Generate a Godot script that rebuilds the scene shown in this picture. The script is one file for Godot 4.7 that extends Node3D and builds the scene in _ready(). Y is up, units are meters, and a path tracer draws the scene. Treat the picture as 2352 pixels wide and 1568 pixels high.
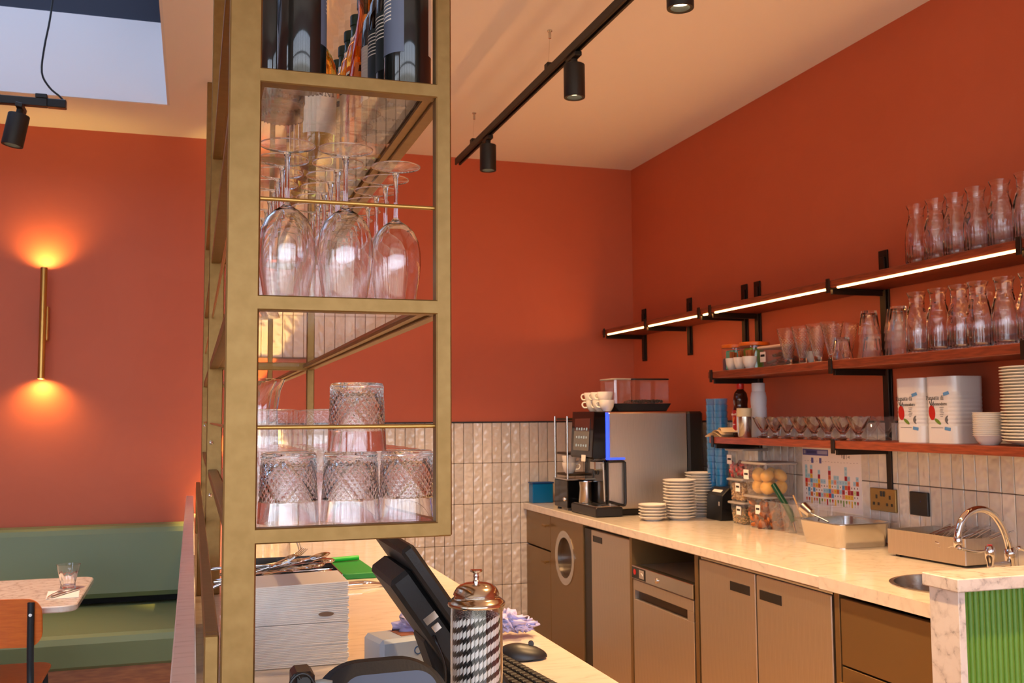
extends Node3D
# A café bar: brass shelf of glassware over a marble bar, back counter with coffee machine and wall shelves, bench seating.

const BACK := -6.045    # z of the back wall
const RIGHT := 2.762    # x of the right wall
const TOP := 3.09       # ceiling height
const BAR := 0.92       # worktop height
const FRONT := 2.2      # z of the shopfront
const LEFT := -4.2

var M := {}
var taken := {}
var rng := RandomNumberGenerator.new()
const ORD := ["first", "second", "third", "fourth", "fifth", "sixth", "seventh", "eighth", "ninth", "tenth", "eleventh", "twelfth", "thirteenth", "fourteenth", "fifteenth", "sixteenth", "seventeenth", "eighteenth", "nineteenth", "twentieth", "twenty-first", "twenty-second", "twenty-third", "twenty-fourth", "twenty-fifth", "twenty-sixth", "twenty-seventh", "twenty-eighth"]


# ---------------------------------------------------------------- mesh builder
class MB:
	var v := PackedVector3Array()
	var n := PackedVector3Array()
	var uv := PackedVector2Array()
	var ix := PackedInt32Array()
	var t := Transform3D()

	func at(x: float, y: float, z: float) -> MB:
		t = Transform3D(Basis(), Vector3(x, y, z))
		return self

	func rot(euler_deg: Vector3, o := Vector3.ZERO) -> MB:
		t = Transform3D(Basis.from_euler(euler_deg * PI / 180.0), o)
		return self

	func vert(p: Vector3, nn: Vector3, u := Vector2.ZERO) -> int:
		v.append(t * p)
		n.append((t.basis * nn).normalized())
		uv.append(u)
		return v.size() - 1

	func face(ps: Array, out: Vector3) -> void:   # a flat convex polygon, turned to look along «out»
		var nn: Vector3 = (ps[1] - ps[0]).cross(ps[2] - ps[0])
		if nn.length_squared() < 1e-18 and ps.size() > 3:
			nn = (ps[2] - ps[0]).cross(ps[3] - ps[0])
		var q := ps.duplicate()
		if nn.dot(out) < 0:
			q.reverse()
			nn = -nn
		nn = nn.normalized()
		var us := [Vector2(0, 1), Vector2(1, 1), Vector2(1, 0), Vector2(0, 0)]
		var k := []
		for i in q.size():
			k.append(vert(q[i], nn, us[i % 4]))
		for i in range(1, q.size() - 1):
			ix.append_array([k[0], k[i + 1], k[i]])

	func box(c: Vector3, s: Vector3, b := 0.0) -> MB:
		var h := s * 0.5
		b = minf(b, minf(h.x, minf(h.y, h.z)) * 0.9)
		for ax in 3:
			var u := (ax + 1) % 3
			var w := (ax + 2) % 3
			for sg in [-1.0, 1.0]:
				var ps := []
				for q in [[-1, -1], [1, -1], [1, 1], [-1, 1]]:
					var p := Vector3()
					p[ax] = sg * h[ax]
					p[u] = q[0] * (h[u] - b)
					p[w] = q[1] * (h[w] - b)
					ps.append(p + c)
				var out := Vector3()
				out[ax] = sg
				face(ps, out)
			if b > 0.0:
				for su in [-1.0, 1.0]:
					for sw in [-1.0, 1.0]:
						var ps := []
						for e in [-1.0, 1.0]:
							var p1 := Vector3()
							var p2 := Vector3()
							p1[ax] = e * (h[ax] - b)
							p2[ax] = p1[ax]
							p1[u] = su * h[u]
							p1[w] = sw * (h[w] - b)
							p2[u] = su * (h[u] - b)
							p2[w] = sw * h[w]
							if e < 0:
								ps.append_array([p1 + c, p2 + c])
							else:
								ps.append_array([p2 + c, p1 + c])
						var out := Vector3()
						out[u] = su
						out[w] = sw
						face(ps, out)
		if b > 0.0:
			for sx in [-1.0, 1.0]:
				for sy in [-1.0, 1.0]:
					for sz in [-1.0, 1.0]:
						var s3 := Vector3(sx, sy, sz)
						face([c + s3 * Vector3(h.x, h.y - b, h.z - b), c + s3 * Vector3(h.x - b, h.y, h.z - b), c + s3 * Vector3(h.x - b, h.y - b, h.z)], s3)
		return self

	func lohi(lo: Vector3, hi: Vector3, b := 0.0) -> MB:
		return box((lo + hi) * 0.5, hi - lo, b)

	func lathe(prof: Array, seg := 24, a0 := 0.0, a1 := TAU, crease := 0.75) -> MB:   # prof: Vector2(r, y) from bottom to top on the outside
		var k := prof.size()
		var ns := []
		var len_all := 0.0
		for i in k - 1:
			var d: Vector2 = prof[i + 1] - prof[i]
			ns.append(Vector2(d.y, -d.x).normalized())
			len_all += d.length()
		var run := 0.0
		for i in k - 1:
			var n0: Vector2 = ns[i]
			var n1: Vector2 = ns[i]
			if i > 0 and absf(ns[i - 1].angle_to(ns[i])) < crease:
				n0 = (ns[i - 1] + ns[i]).normalized()
			if i < k - 2 and absf(ns[i + 1].angle_to(ns[i])) < crease:
				n1 = (ns[i + 1] + ns[i]).normalized()
			var p0: Vector2 = prof[i]
			var p1: Vector2 = prof[i + 1]
			var v0 := run / len_all
			run += (p1 - p0).length()
			var v1 := run / len_all
			var first := v.size()
			for j in seg + 1:
				var a := a0 + (a1 - a0) * j / seg
				var d := Vector3(sin(a), 0, cos(a))
				vert(d * p0.x + Vector3(0, p0.y, 0), d * n0.x + Vector3(0, n0.y, 0), Vector2(float(j) / seg, 1.0 - v0))
				vert(d * p1.x + Vector3(0, p1.y, 0), d * n1.x + Vector3(0, n1.y, 0), Vector2(float(j) / seg, 1.0 - v1))
			for j in seg:
				var q := first + j * 2
				if p0.x > 1e-6:
					ix.append_array([q, q + 1, q + 2])
				if p1.x > 1e-6:
					ix.append_array([q + 1, q + 3, q + 2])
		return self

	func cyl(c: Vector3, r: float, h: float, seg := 20, b := 0.0) -> MB:   # upright, c at the bottom
		var o := t
		t = t * Transform3D(Basis(), c)
		if b > 0:
			lathe([Vector2(0, 0), Vector2(r - b, 0), Vector2(r, b), Vector2(r, h - b), Vector2(r - b, h), Vector2(0, h)], seg, 0, TAU, 0.5)
		else:
			lathe([Vector2(0, 0), Vector2(r, 0), Vector2(r, h), Vector2(0, h)], seg)
		t = o
		return self

	func revolve(fn: Callable, nu: int, nv: int) -> MB:   # fn(angle, 0..1) -> Vector2(r, y)
		var first := v.size()
		var pos := func(a: float, s: float) -> Vector3:
			var p: Vector2 = fn.call(a, s)
			return Vector3(sin(a) * p.x, p.y, cos(a) * p.x)
		for i in nv + 1:
			var s := float(i) / nv
			for j in nu + 1:
				var a := TAU * j / nu
				var e := 0.5 * TAU / nu
				var f := 0.5 / nv
				var du: Vector3 = pos.call(a + e, s) - pos.call(a - e, s)
				var dv: Vector3 = pos.call(a, minf(s + f, 1.0)) - pos.call(a, maxf(s - f, 0.0))
				vert(pos.call(a, s), du.cross(dv), Vector2(float(j) / nu, 1.0 - s))
		for i in nv:
			for j in nu:
				var q := first + i * (nu + 1) + j
				var w := q + nu + 1
				ix.append_array([q, w, q + 1, q + 1, w, w + 1])
		return self

	func tube(pts: Array, r: float, seg := 10, r2 := -1.0) -> MB:
		if r2 < 0:
			r2 = r
		var k := pts.size()
		var side := Vector3.ZERO
		var rings := []
		for i in k:
			var d: Vector3 = (pts[mini(i + 1, k - 1)] - pts[maxi(i - 1, 0)]).normalized()
			if side == Vector3.ZERO:
				side = d.cross(Vector3.UP if absf(d.y) < 0.9 else Vector3.RIGHT).normalized()
			side = (side - d * side.dot(d)).normalized()
			var up := d.cross(side)
			var rr := lerpf(r, r2, float(i) / (k - 1))
			var ring := v.size()
			for j in seg + 1:
				var a := TAU * j / seg
				var o := side * cos(a) + up * sin(a)
				vert(pts[i] + o * rr, o, Vector2(float(j) / seg, float(i) / (k - 1)))
			rings.append(ring)
			if i == 0 or i == k - 1:
				var o: Vector3 = -d if i == 0 else d
				var c := vert(pts[i], o)
				var e := v.size()
				for j in seg + 1:
					var a := TAU * j / seg
					vert(pts[i] + (side * cos(a) + up * sin(a)) * rr, o)
				for j in seg:
					if i == 0:
						ix.append_array([c, e + j, e + j + 1])
					else:
						ix.append_array([c, e + j + 1, e + j])
		for i in k - 1:
			for j in seg:
				var q: int = rings[i] + j
				var w: int = rings[i + 1] + j
				ix.append_array([q, w, q + 1, q + 1, w, w + 1])
		return self

	func prism(poly: Array, d: float, b := 0.0) -> MB:   # outline in x, y (counter-clockwise), from z = 0 to d
		var pk := PackedVector2Array(poly)
		if Geometry2D.is_polygon_clockwise(pk):
			pk.reverse()
		var tr := Geometry2D.triangulate_polygon(pk)
		var inner := pk
		if b > 0:
			inner = PackedVector2Array()
			var m := pk.size()
			for i in m:
				var e1 := (pk[i] - pk[(i + m - 1) % m]).normalized()
				var e2 := (pk[(i + 1) % m] - pk[i]).normalized()
				var nn := (Vector2(-e1.y, e1.x) + Vector2(-e2.y, e2.x)).normalized()
				inner.append(pk[i] + nn * b)
		for s in 2:
			var z := d if s == 1 else 0.0
			var f := v.size()
			for p in inner:
				vert(Vector3(p.x, p.y, z), Vector3(0, 0, 1 if s == 1 else -1), Vector2(p.x, p.y))
			for i in range(0, tr.size(), 3):
				var q := [tr[i], tr[i + 1], tr[i + 2]]
				var ar := (inner[q[1]] - inner[q[0]]).cross(inner[q[2]] - inner[q[0]])
				if (ar > 0) == (s == 1):
					q = [q[0], q[2], q[1]]
				ix.append_array([f + q[0], f + q[1], f + q[2]])
		var m2 := pk.size()
		for i in m2:
			var a := pk[i]
			var c := pk[(i + 1) % m2]
			var e := (c - a).normalized()
			var out := Vector3(e.y, -e.x, 0)
			var zb := b
			face([Vector3(a.x, a.y, zb), Vector3(c.x, c.y, zb), Vector3(c.x, c.y, d - zb), Vector3(a.x, a.y, d - zb)], out)
			if b > 0:
				var a2 := inner[i]
				var c2 := inner[(i + 1) % m2]
				face([Vector3(a.x, a.y, zb), Vector3(c.x, c.y, zb), Vector3(c2.x, c2.y, 0), Vector3(a2.x, a2.y, 0)], out + Vector3(0, 0, -1))
				face([Vector3(a.x, a.y, d - zb), Vector3(c.x, c.y, d - zb), Vector3(c2.x, c2.y, d), Vector3(a2.x, a2.y, d)], out + Vector3(0, 0, 1))
		return self

	func blob(c: Vector3, r: Vector3, seg := 14, rows := 9) -> MB:
		var o := t
		t = t * Transform3D(Basis.from_scale(r), c)
		var first := v.size()
		for i in rows + 1:
			var la := PI * i / rows - PI / 2
			for j in seg + 1:
				var a := TAU * j / seg
				var p := Vector3(sin(a) * cos(la), sin(la), cos(a) * cos(la))
				v.append(t * p)
				n.append((o.basis * (p / r)).normalized())
				uv.append(Vector2(float(j) / seg, float(i) / rows))
		for i in rows:
			for j in seg:
				var q := first + i * (seg + 1) + j
				var w := q + seg + 1
				ix.append_array([q, w, q + 1, q + 1, w, w + 1])
		t = o
		return self

	func mesh() -> ArrayMesh:
		var a := []
		a.resize(Mesh.ARRAY_MAX)
		a[Mesh.ARRAY_VERTEX] = v
		a[Mesh.ARRAY_NORMAL] = n
		a[Mesh.ARRAY_TEX_UV] = uv
		a[Mesh.ARRAY_INDEX] = ix
		var m := ArrayMesh.new()
		m.add_surface_from_arrays(Mesh.PRIMITIVE_TRIANGLES, a)
		return m


func V(x: float, y: float, z: float) -> Vector3:
	return Vector3(x, y, z)


func P(x: float, y: float) -> Vector2:
	return Vector2(x, y)


func mb() -> MB:
	return MB.new()


func rrect(w: float, h: float, r: float, k := 5) -> Array:   # rounded rectangle about the origin
	var out := []
	for c in 4:
		var cx: float = (w / 2 - r) * [1, -1, -1, 1][c]
		var cy: float = (h / 2 - r) * [1, 1, -1, -1][c]
		for i in k + 1:
			var a := PI / 2 * (c + float(i) / k)
			out.append(Vector2(cx + cos(a) * r, cy + sin(a) * r))
	return out


func arc(c: Vector3, u: Vector3, w: Vector3, a0: float, a1: float, k := 10) -> Array:
	var out := []
	for i in k + 1:
		var a := deg_to_rad(lerpf(a0, a1, float(i) / k))
		out.append(c + u * cos(a) + w * sin(a))
	return out


# ---------------------------------------------------------------- objects
func numbered(n: String) -> String:
	if not taken.has(n):
		taken[n] = 0
		return n
	taken[n] += 1
	return "%s_%03d" % [n, taken[n]]


func thing(called: String, label: String, category: String, at := Vector3.ZERO, turn := 0.0, group := "") -> Node3D:
	var o := Node3D.new()
	o.name = numbered(called)
	add_child(o, true)
	o.position = at
	o.rotation.y = turn
	tag(o, label, category, group)
	return o


func tag(o: Node3D, label: String, category: String, group := "") -> Node3D:
	o.set_meta("label", label)
	o.set_meta("category", category)
	if group:
		o.set_meta("group", group)
	return o


func obj(called: String, mesh, mat: Material, parent: Node3D = null) -> MeshInstance3D:
	var o := MeshInstance3D.new()
	o.mesh = mesh.mesh() if mesh is MB else mesh
	o.material_override = mat
	if parent == null:
		o.name = numbered(called)
		add_child(o, true)
	else:
		o.name = called
		parent.add_child(o, true)
	return o


func struct(called: String, mesh, mat: Material, label := "", category := "") -> MeshInstance3D:
	var o := obj(called, mesh, mat)
	o.set_meta("kind", "structure")
	if label:
		tag(o, label, category)
	return o


func dup(root: Node3D, at: Vector3, turn: float, label: String) -> Node3D:
	var r: Node3D = root.duplicate()
	var base := String(root.name)
	if base.length() > 4 and base[base.length() - 4] == "_" and base.right(3).is_valid_int():
		base = base.left(base.length() - 4)
	r.name = numbered(base)
	add_child(r, true)
	r.position = at
	r.rotation.y = turn
	r.set_meta("label", label)
	return r


func text(called: String, words: String, high: float, mat: Material, parent: Node3D, xf: Transform3D, font := "Droid Sans", depth := 0.0006) -> MeshInstance3D:
	var tm := TextMesh.new()
	var f := SystemFont.new()
	f.font_names = PackedStringArray([font])
	tm.font = f
	tm.text = words
	tm.font_size = 32
	tm.pixel_size = high / 32.0
	tm.depth = depth
	tm.curve_step = 3.0
	var o := obj(called, tm, mat, parent)
	o.transform = xf
	return o


# faces of things on the right wall look along -x: this basis turns flat work (x right, y up, z out) that way
func to_left(p: Vector3) -> Transform3D:
	return Transform3D(Basis(V(0, 0, 1), V(0, 1, 0), V(-1, 0, 0)), p)


# ---------------------------------------------------------------- materials
func pm(c: Color, rough := 0.6, metal := 0.0) -> StandardMaterial3D:
	var m := StandardMaterial3D.new()
	m.albedo_color = c
	m.roughness = rough
	m.metallic = metal
	return m


func c8(r: int, g: int, b: int) -> Color:
	return Color8(r, g, b)


func noise(freq: float, ramp: Array, seed_ := 1, fractal := FastNoiseLite.FRACTAL_FBM, oct := 4, size := 512, warp := 0.0) -> NoiseTexture2D:
	var f := FastNoiseLite.new()
	f.noise_type = FastNoiseLite.TYPE_SIMPLEX_SMOOTH
	f.seed = seed_
	f.frequency = freq
	f.fractal_type = fractal
	f.fractal_octaves = oct
	if warp > 0:
		f.domain_warp_enabled = true
		f.domain_warp_amplitude = warp
		f.domain_warp_frequency = freq * 1.5
	var t := NoiseTexture2D.new()
	t.width = size
	t.height = size
	t.seamless = true
	t.noise = f
	if ramp.size():
		var g := Gradient.new()
		var off := PackedFloat32Array()
		var col := PackedColorArray()
		for r in ramp:
			off.append(r[0])
			col.append(r[1])
		g.offsets = off
		g.colors = col
		t.color_ramp = g
	return t


func tri(m: StandardMaterial3D, scale: Vector3) -> StandardMaterial3D:
	m.uv1_triplanar = true
	m.uv1_world_triplanar = true
	m.uv1_scale = scale
	return m


func textured(t: Texture2D, rough: float, scale: Vector3, metal := 0.0) -> StandardMaterial3D:
	var m := pm(Color.WHITE, rough, metal)
	m.albedo_texture = t
	return tri(m, scale)


func bumpy(m: StandardMaterial3D, t: Texture2D, cm: float) -> StandardMaterial3D:
	m.heightmap_enabled = true
	m.heightmap_texture = t
	m.heightmap_scale = cm
	return m


func solid_glass(c: Color, rough := 0.0) -> StandardMaterial3D:
	var m := pm(Color(c, 0.0), rough)
	m.transparency = BaseMaterial3D.TRANSPARENCY_ALPHA
	m.refraction_enabled = true
	m.refraction_scale = 0.05
	return m


func pane_glass(a := 0.03, c := Color.WHITE) -> StandardMaterial3D:
	var m := pm(Color(c, a), 0.02)
	m.transparency = BaseMaterial3D.TRANSPARENCY_ALPHA
	return m


func glow(c: Color, e: float) -> StandardMaterial3D:
	var m := pm(Color.BLACK, 0.5)
	m.emission_enabled = true
	m.emission = c
	m.emission_energy_multiplier = e
	return m


func materials() -> void:
	var fine := noise(0.05, [], 3, FastNoiseLite.FRACTAL_FBM, 3, 256)
	var soft := noise(0.012, [], 8, FastNoiseLite.FRACTAL_FBM, 2, 256)
	M.wall = bumpy(textured(noise(0.006, [[0.0, c8(192, 92, 60)], [1.0, c8(200, 100, 68)]], 5, FastNoiseLite.FRACTAL_FBM, 3, 256), 0.62, V(0.4, 0.4, 0.4)), fine, 0.06)
	M.ceiling = pm(c8(238, 231, 228), 0.8)
	M.reveal = pm(c8(226, 224, 226), 0.75)
	M.navy = pm(c8(44, 47, 62), 0.7)
	M.tile = []
	for c in [c8(214, 203, 188), c8(207, 196, 181), c8(219, 209, 195), c8(203, 193, 180)]:
		var m := pm(c, 0.13)
		tri(m, V(5, 5, 5))
		bumpy(m, soft, 0.55)
		M.tile.append(m)
	M.grout = pm(c8(78, 62, 50), 0.9)
	M.black_trim = pm(c8(28, 22, 20), 0.5)
	M.laminate = pm(c8(222, 210, 192), 0.4)
	M.floor = textured(noise(0.02, [[0.0, c8(150, 116, 82)], [1.0, c8(184, 148, 110)]], 4), 0.4, V(0.3, 1, 2.4))
	var vein := [[0.0, c8(226, 216, 202)], [0.55, c8(222, 211, 197)], [0.78, c8(208, 196, 182)], [0.9, c8(176, 165, 152)], [1.0, c8(150, 140, 130)]]
	var soft_vein := [[0.0, c8(226, 214, 198)], [0.6, c8(222, 209, 193)], [0.85, c8(214, 201, 185)], [0.95, c8(196, 183, 168)], [1.0, c8(176, 164, 150)]]
	M.top_marble = textured(noise(0.008, soft_vein, 11, FastNoiseLite.FRACTAL_RIDGED, 5, 1024, 30.0), 0.09, V(0.9, 0.9, 0.9))
	M.marble = textured(noise(0.008, vein, 11, FastNoiseLite.FRACTAL_RIDGED, 5, 1024, 30.0), 0.09, V(1.3, 1.3, 1.3))
	M.bar_marble = textured(noise(0.008, soft_vein, 23, FastNoiseLite.FRACTAL_RIDGED, 5, 1024, 20.0), 0.1, V(0.55, 1.2, 2.2))
	M.brass = textured(noise(0.02, [[0.0, c8(134, 104, 58)], [0.5, c8(140, 109, 63)], [1.0, c8(146, 115, 68)]], 9, FastNoiseLite.FRACTAL_FBM, 3, 512), 0.46, V(3, 3, 3), 0.8)
	bumpy(M.brass, fine, 0.02)
	M.rod = pm(c8(190, 150, 84), 0.3, 0.9)
	M.bronze = pm(c8(142, 116, 78), 0.4, 0.8)
	M.bronze_dark = pm(c8(70, 52, 34), 0.45, 0.7)
	M.steel = textured(noise(0.02, [[0.0, c8(196, 186, 174)], [1.0, c8(212, 203, 192)]], 14), 0.4, V(30, 0.6, 30), 1.0)
	M.steel_smooth = pm(c8(206, 202, 196), 0.2, 1.0)
	M.chrome = pm(c8(225, 222, 218), 0.06, 1.0)
	M.lid = pm(c8(216, 200, 176), 0.16, 1.0)
	M.wood = textured(noise(0.02, [[0.0, c8(96, 38, 20)], [0.5, c8(126, 54, 30)], [1.0, c8(146, 70, 40)]], 6, FastNoiseLite.FRACTAL_FBM, 4, 512), 0.42, V(6, 10, 0.9))
	M.bracket = pm(c8(42, 32, 26), 0.42, 0.6)
	M.black = pm(c8(16, 15, 16), 0.38)
	M.black_matt = bumpy(tri(pm(c8(20, 19, 19), 0.55), V(12, 12, 12)), fine, 0.03)
	M.black_gloss = pm(c8(10, 10, 12), 0.08)
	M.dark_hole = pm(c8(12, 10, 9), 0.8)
	M.china = pm(c8(226, 218, 206), 0.12)
	M.white_plastic = pm(c8(220, 214, 206), 0.35)
	M.grey_plastic = pm(c8(160, 150, 142), 0.4)
	M.paper = pm(c8(236, 228, 218), 0.9)
	M.ink = pm(c8(30, 26, 26), 0.8)
	M.glass = solid_glass(Color(1, 1, 1))
	M.sheet = pane_glass(0.02)
	M.dimming_tint = pane_glass(0.45, c8(60, 66, 84))  # dark tint added to cut the daylight coming through the roof pane
	M.tub = pane_glass(0.1, c8(214, 206, 200))
	M.green_dark = pm(c8(8, 13, 11), 0.05)
	M.green_dark.clearcoat_enabled = true
	M.green_dark.clearcoat = 0.5
	M.brown_dark = pm(c8(22, 10, 6), 0.06)
	M.yellow_liquor = solid_glass(c8(250, 214, 90))
	M.amber_liquor = solid_glass(c8(226, 130, 46))
	M.capsule = pm(c8(16, 44, 34), 0.3, 0.3)
	M.label_white = pm(c8(222, 218, 206), 0.6)
	M.label_dark = pm(c8(30, 40, 42), 0.6)
	M.label_blue = pm(c8(96, 106, 130), 0.6)
	M.bench = bumpy(tri(pm(c8(112, 126, 88), 0.42), V(30, 30, 30)), fine, 0.03)
	M.plinth = textured(noise(0.02, [[0.0, c8(140, 76, 32)], [1.0, c8(186, 112, 54)]], 16), 0.45, V(0.8, 6, 6))
	M.orange_ply = textured(noise(0.02, [[0.0, c8(196, 92, 24)], [1.0, c8(220, 116, 36)]], 17), 0.35, V(1.0, 8, 8))
	M.chair_steel = pm(c8(36, 44, 50), 0.35, 0.3)
	M.flute = pm(c8(96, 140, 48), 0.35)
	M.can = bumpy(tri(pm(c8(22, 20, 19), 0.5), V(20, 20, 20)), fine, 0.03)
	M.lamp = glow(c8(255, 226, 176), 9.0)
	M.led = glow(c8(255, 206, 130), 7.0)
	M.blue_light = glow(c8(60, 90, 255), 1.7)
	M.blue_glass = pane_glass(0.34, c8(40, 150, 220))
	M.blue_plastic = pm(c8(0, 96, 150), 0.3)
	M.green_board = pm(c8(26, 136, 52), 0.5)
	M.green_handle = pm(c8(30, 190, 60), 0.4)
	M.lilac = pm(c8(190, 184, 228), 0.7)
	M.lemon = bumpy(tri(pm(c8(226, 168, 64), 0.5), V(30, 30, 30)), fine, 0.1)
	M.tomato = pm(c8(176, 24, 18), 0.35)
	M.leaf = pm(c8(96, 128, 40), 0.6)
	M.tin = pm(c8(214, 210, 208), 0.16)
	M.tape = pm(c8(86, 140, 190), 0.6)
	M.sachet = pm(c8(150, 84, 36), 0.8)


# ---------------------------------------------------------------- the scene
func _ready() -> void:
	rng.seed = 7
	# camera
	var cam := Camera3D.new()
	cam.name = "camera"
	add_child(cam)
	cam.position = V(0, 1.45, 0)
	cam.rotation_order = EULER_ORDER_YXZ
	cam.rotation = V(0.0756496, -0.307645, -0.0068718)
	cam.fov = 37.56
	cam.near = 0.05
	cam.far = 200.0
	var ca := CameraAttributesPhysical.new()
	ca.frustum_focal_length = 35.29
	ca.frustum_focus_distance = 1.6
	ca.exposure_aperture = 18.0
	ca.frustum_near = 0.05
	ca.frustum_far = 200.0
	cam.attributes = ca
	cam.current = true
	# sky and exposure
	var we := WorldEnvironment.new()
	we.name = "world"
	var e := Environment.new()
	var sky := Sky.new()
	var sm := ProceduralSkyMaterial.new()
	sm.sky_top_color = Color(0.72, 0.83, 1.0)
	sm.sky_horizon_color = Color(0.95, 0.97, 1.0)
	sm.ground_bottom_color = Color(0.62, 0.60, 0.56)
	sm.ground_horizon_color = Color(0.74, 0.73, 0.70)
	sm.sky_energy_multiplier = 1.0
	sky.sky_material = sm
	e.background_mode = Environment.BG_SKY
	e.sky = sky
	e.background_energy_multiplier = 7.8
	e.tonemap_mode = Environment.TONE_MAPPER_LINEAR
	e.tonemap_exposure = 1.0
	e.sdfgi_enabled = true
	e.ssao_enabled = true
	e.ssil_enabled = true
	we.environment = e
	add_child(we)
	materials()
	room()
	bench_side()
	bar_counter()
	brass_shelf()
	back_counter()
	wall_shelves()
	lights()
	shelf_glassware()
	bar_things()
	counter_things()
	wall_shelf_things()
	table_side()


func room() -> void:
	struct("floor", mb().lohi(V(LEFT - 0.2, -0.12, BACK - 0.2), V(RIGHT + 0.2, 0, FRONT + 0.2)), M.floor, "warm brown wooden floor of the café", "floor")
	var wb := struct("wall_back", mb().lohi(V(LEFT - 0.15, 0, BACK - 0.15), V(RIGHT + 0.15, TOP, BACK)), M.wall, "terracotta painted back wall with pale tiles low on its right half", "wall")
	var wr := struct("wall_right", mb().lohi(V(RIGHT, 0, BACK), V(RIGHT + 0.15, TOP, FRONT)), M.wall, "deep terracotta wall carrying the wooden shelves, tiled above the worktop", "wall")
	struct("wall_left", side_wall(), M.wall, "terracotta side wall of the seating area", "wall")
	# ceiling with the roof-light opening
	var hx0 := -3.2
	var hx1 := -0.141
	var hz0 := -5.446
	var hz1 := -2.7
	var c := mb()
	c.lohi(V(LEFT - 0.15, TOP, BACK - 0.15), V(RIGHT + 0.15, 3.525, hz0))
	c.lohi(V(LEFT - 0.15, TOP, hz1), V(RIGHT + 0.15, 3.525, FRONT + 0.15))
	c.lohi(V(LEFT - 0.15, TOP, hz0), V(hx0, 3.525, hz1))
	c.lohi(V(hx1, TOP, hz0), V(RIGHT + 0.15, 3.525, hz1))
	struct("ceiling", c, M.ceiling, "smooth cream ceiling with a rectangular roof-light opening", "ceiling")
	var li := mb()   # white lining of the opening, a board on each side
	li.lohi(V(hx0, TOP + 0.001, hz0), V(hx1, 3.525, hz0 + 0.012))
	li.lohi(V(hx0, TOP + 0.001, hz1 - 0.012), V(hx1, 3.525, hz1))
	li.lohi(V(hx0, TOP + 0.001, hz0 + 0.012), V(hx0 + 0.012, 3.525, hz1 - 0.012))
	li.lohi(V(hx1 - 0.012, TOP + 0.001, hz0 + 0.012), V(hx1, 3.525, hz1 - 0.012))
	struct("trim_1", li, M.reveal, "white lining boards of the roof-light opening", "trim")
	var fr := mb()
	fr.lohi(V(hx0 - 0.1, 3.525, hz0 - 0.1), V(hx1 + 0.1, 4.0, hz0))
	fr.lohi(V(hx0 - 0.1, 3.525, hz1), V(hx1 + 0.1, 4.0, hz1 + 0.1))
	fr.lohi(V(hx0 - 0.1, 3.525, hz0), V(hx0, 4.0, hz1))
	fr.lohi(V(hx1, 3.525, hz0), V(hx1 + 0.1, 4.0, hz1))
	var w2 := struct("window_2", fr, M.navy, "roof light with a dark navy frame above the white opening", "window")
	obj("pane", mb().lohi(V(hx0, 3.97, hz0), V(hx1, 3.98, hz1)), M.dimming_tint, w2)
	# tiles: 60 x 246 mm, upright, in straight rows
	var tm := []
	for k in 3:
		var b := mb()
		b.box(V(0, 0, 0.004), V(0.0580, 0.2470, 0.008), 0.0020)
		tm.append(b.mesh())
	var xg := 0.0
	for r in 6:
		var yc := 1.4195 - 0.125 - r * 0.25
		var hgt := 1.0
		if r == 5:
			yc = 0.0848
			hgt = 0.66
		for i in 42:
			var x := RIGHT - 0.0306 - i * 0.0612
			if r > 1 and x > 2.0:
				continue
			var o := obj("tile", tm[0], M.tile[rng.randi() % 4], wb)
			o.transform = Transform3D(Basis.from_euler(V(rng.randf_range(-0.005, 0.005), rng.randf_range(-0.012, 0.012), 0)).scaled_local(V(1, hgt, 1)), V(x, yc, BACK + 0.003))
			xg = x
	obj("grout", mb().lohi(V(xg - 0.032, 0, BACK), V(RIGHT, 1.4195, BACK + 0.006)), M.grout, wb)
	for r in 2:
		for i in 72:
			var z := BACK + 0.0425 + i * 0.0612
			var o := obj("tile", tm[0], M.tile[rng.randi() % 4], wr)
			var bs := Basis(V(0, 0, 1), V(0, 1, 0), V(-1, 0, 0)) * Basis.from_euler(V(rng.randf_range(-0.005, 0.005), rng.randf_range(-0.012, 0.012), 0))
			o.transform = Transform3D(bs, V(RIGHT - 0.003, 1.4195 - 0.125 - r * 0.25, z))
	obj("grout", mb().lohi(V(RIGHT - 0.006, BAR, BACK + 0.01), V(RIGHT, 1.4195, -1.6)), M.grout, wr)
	var tr := mb()
	tr.lohi(V(xg - 0.032, 1.4195, BACK), V(RIGHT, 1.427, BACK + 0.014))
	tr.lohi(V(RIGHT - 0.014, 1.4195, BACK + 0.014), V(RIGHT, 1.427, -1.6))
	struct("trim_2", tr, M.black_trim, "thin black edging strip along the top of the tiles", "trim")
	# shopfront behind the camera: tall windows between piers
	var f := mb()
	f.lohi(V(LEFT - 0.15, 0, FRONT), V(RIGHT + 0.15, 0.12, FRONT + 0.15))
	f.lohi(V(LEFT - 0.15, 2.75, FRONT), V(RIGHT + 0.15, TOP, FRONT + 0.15))
	f.lohi(V(LEFT - 0.15, 0.12, FRONT), V(-3.9, 2.75, FRONT + 0.15))
	f.lohi(V(2.5, 0.12, FRONT), V(RIGHT + 0.15, 2.75, FRONT + 0.15))
	struct("wall_front", f, M.wall, "shopfront wall with tall windows", "wall")
	var wf := mb()
	for k in 17:
		var x := -3.9 + k * 0.4
		var hw := 0.03 if k % 2 == 0 else 0.012
		wf.lohi(V(x - hw, 0.12, FRONT + 0.04), V(x + hw, 2.75, FRONT + 0.1))
	wf.lohi(V(-3.9, 2.2, FRONT + 0.04), V(2.5, 2.25, FRONT + 0.1))
	wf.lohi(V(-3.9, 0.12, FRONT + 0.04), V(2.5, 0.17, FRONT + 0.1))
	wf.lohi(V(-3.9, 2.7, FRONT + 0.04), V(2.5, 2.75, FRONT + 0.1))
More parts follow.
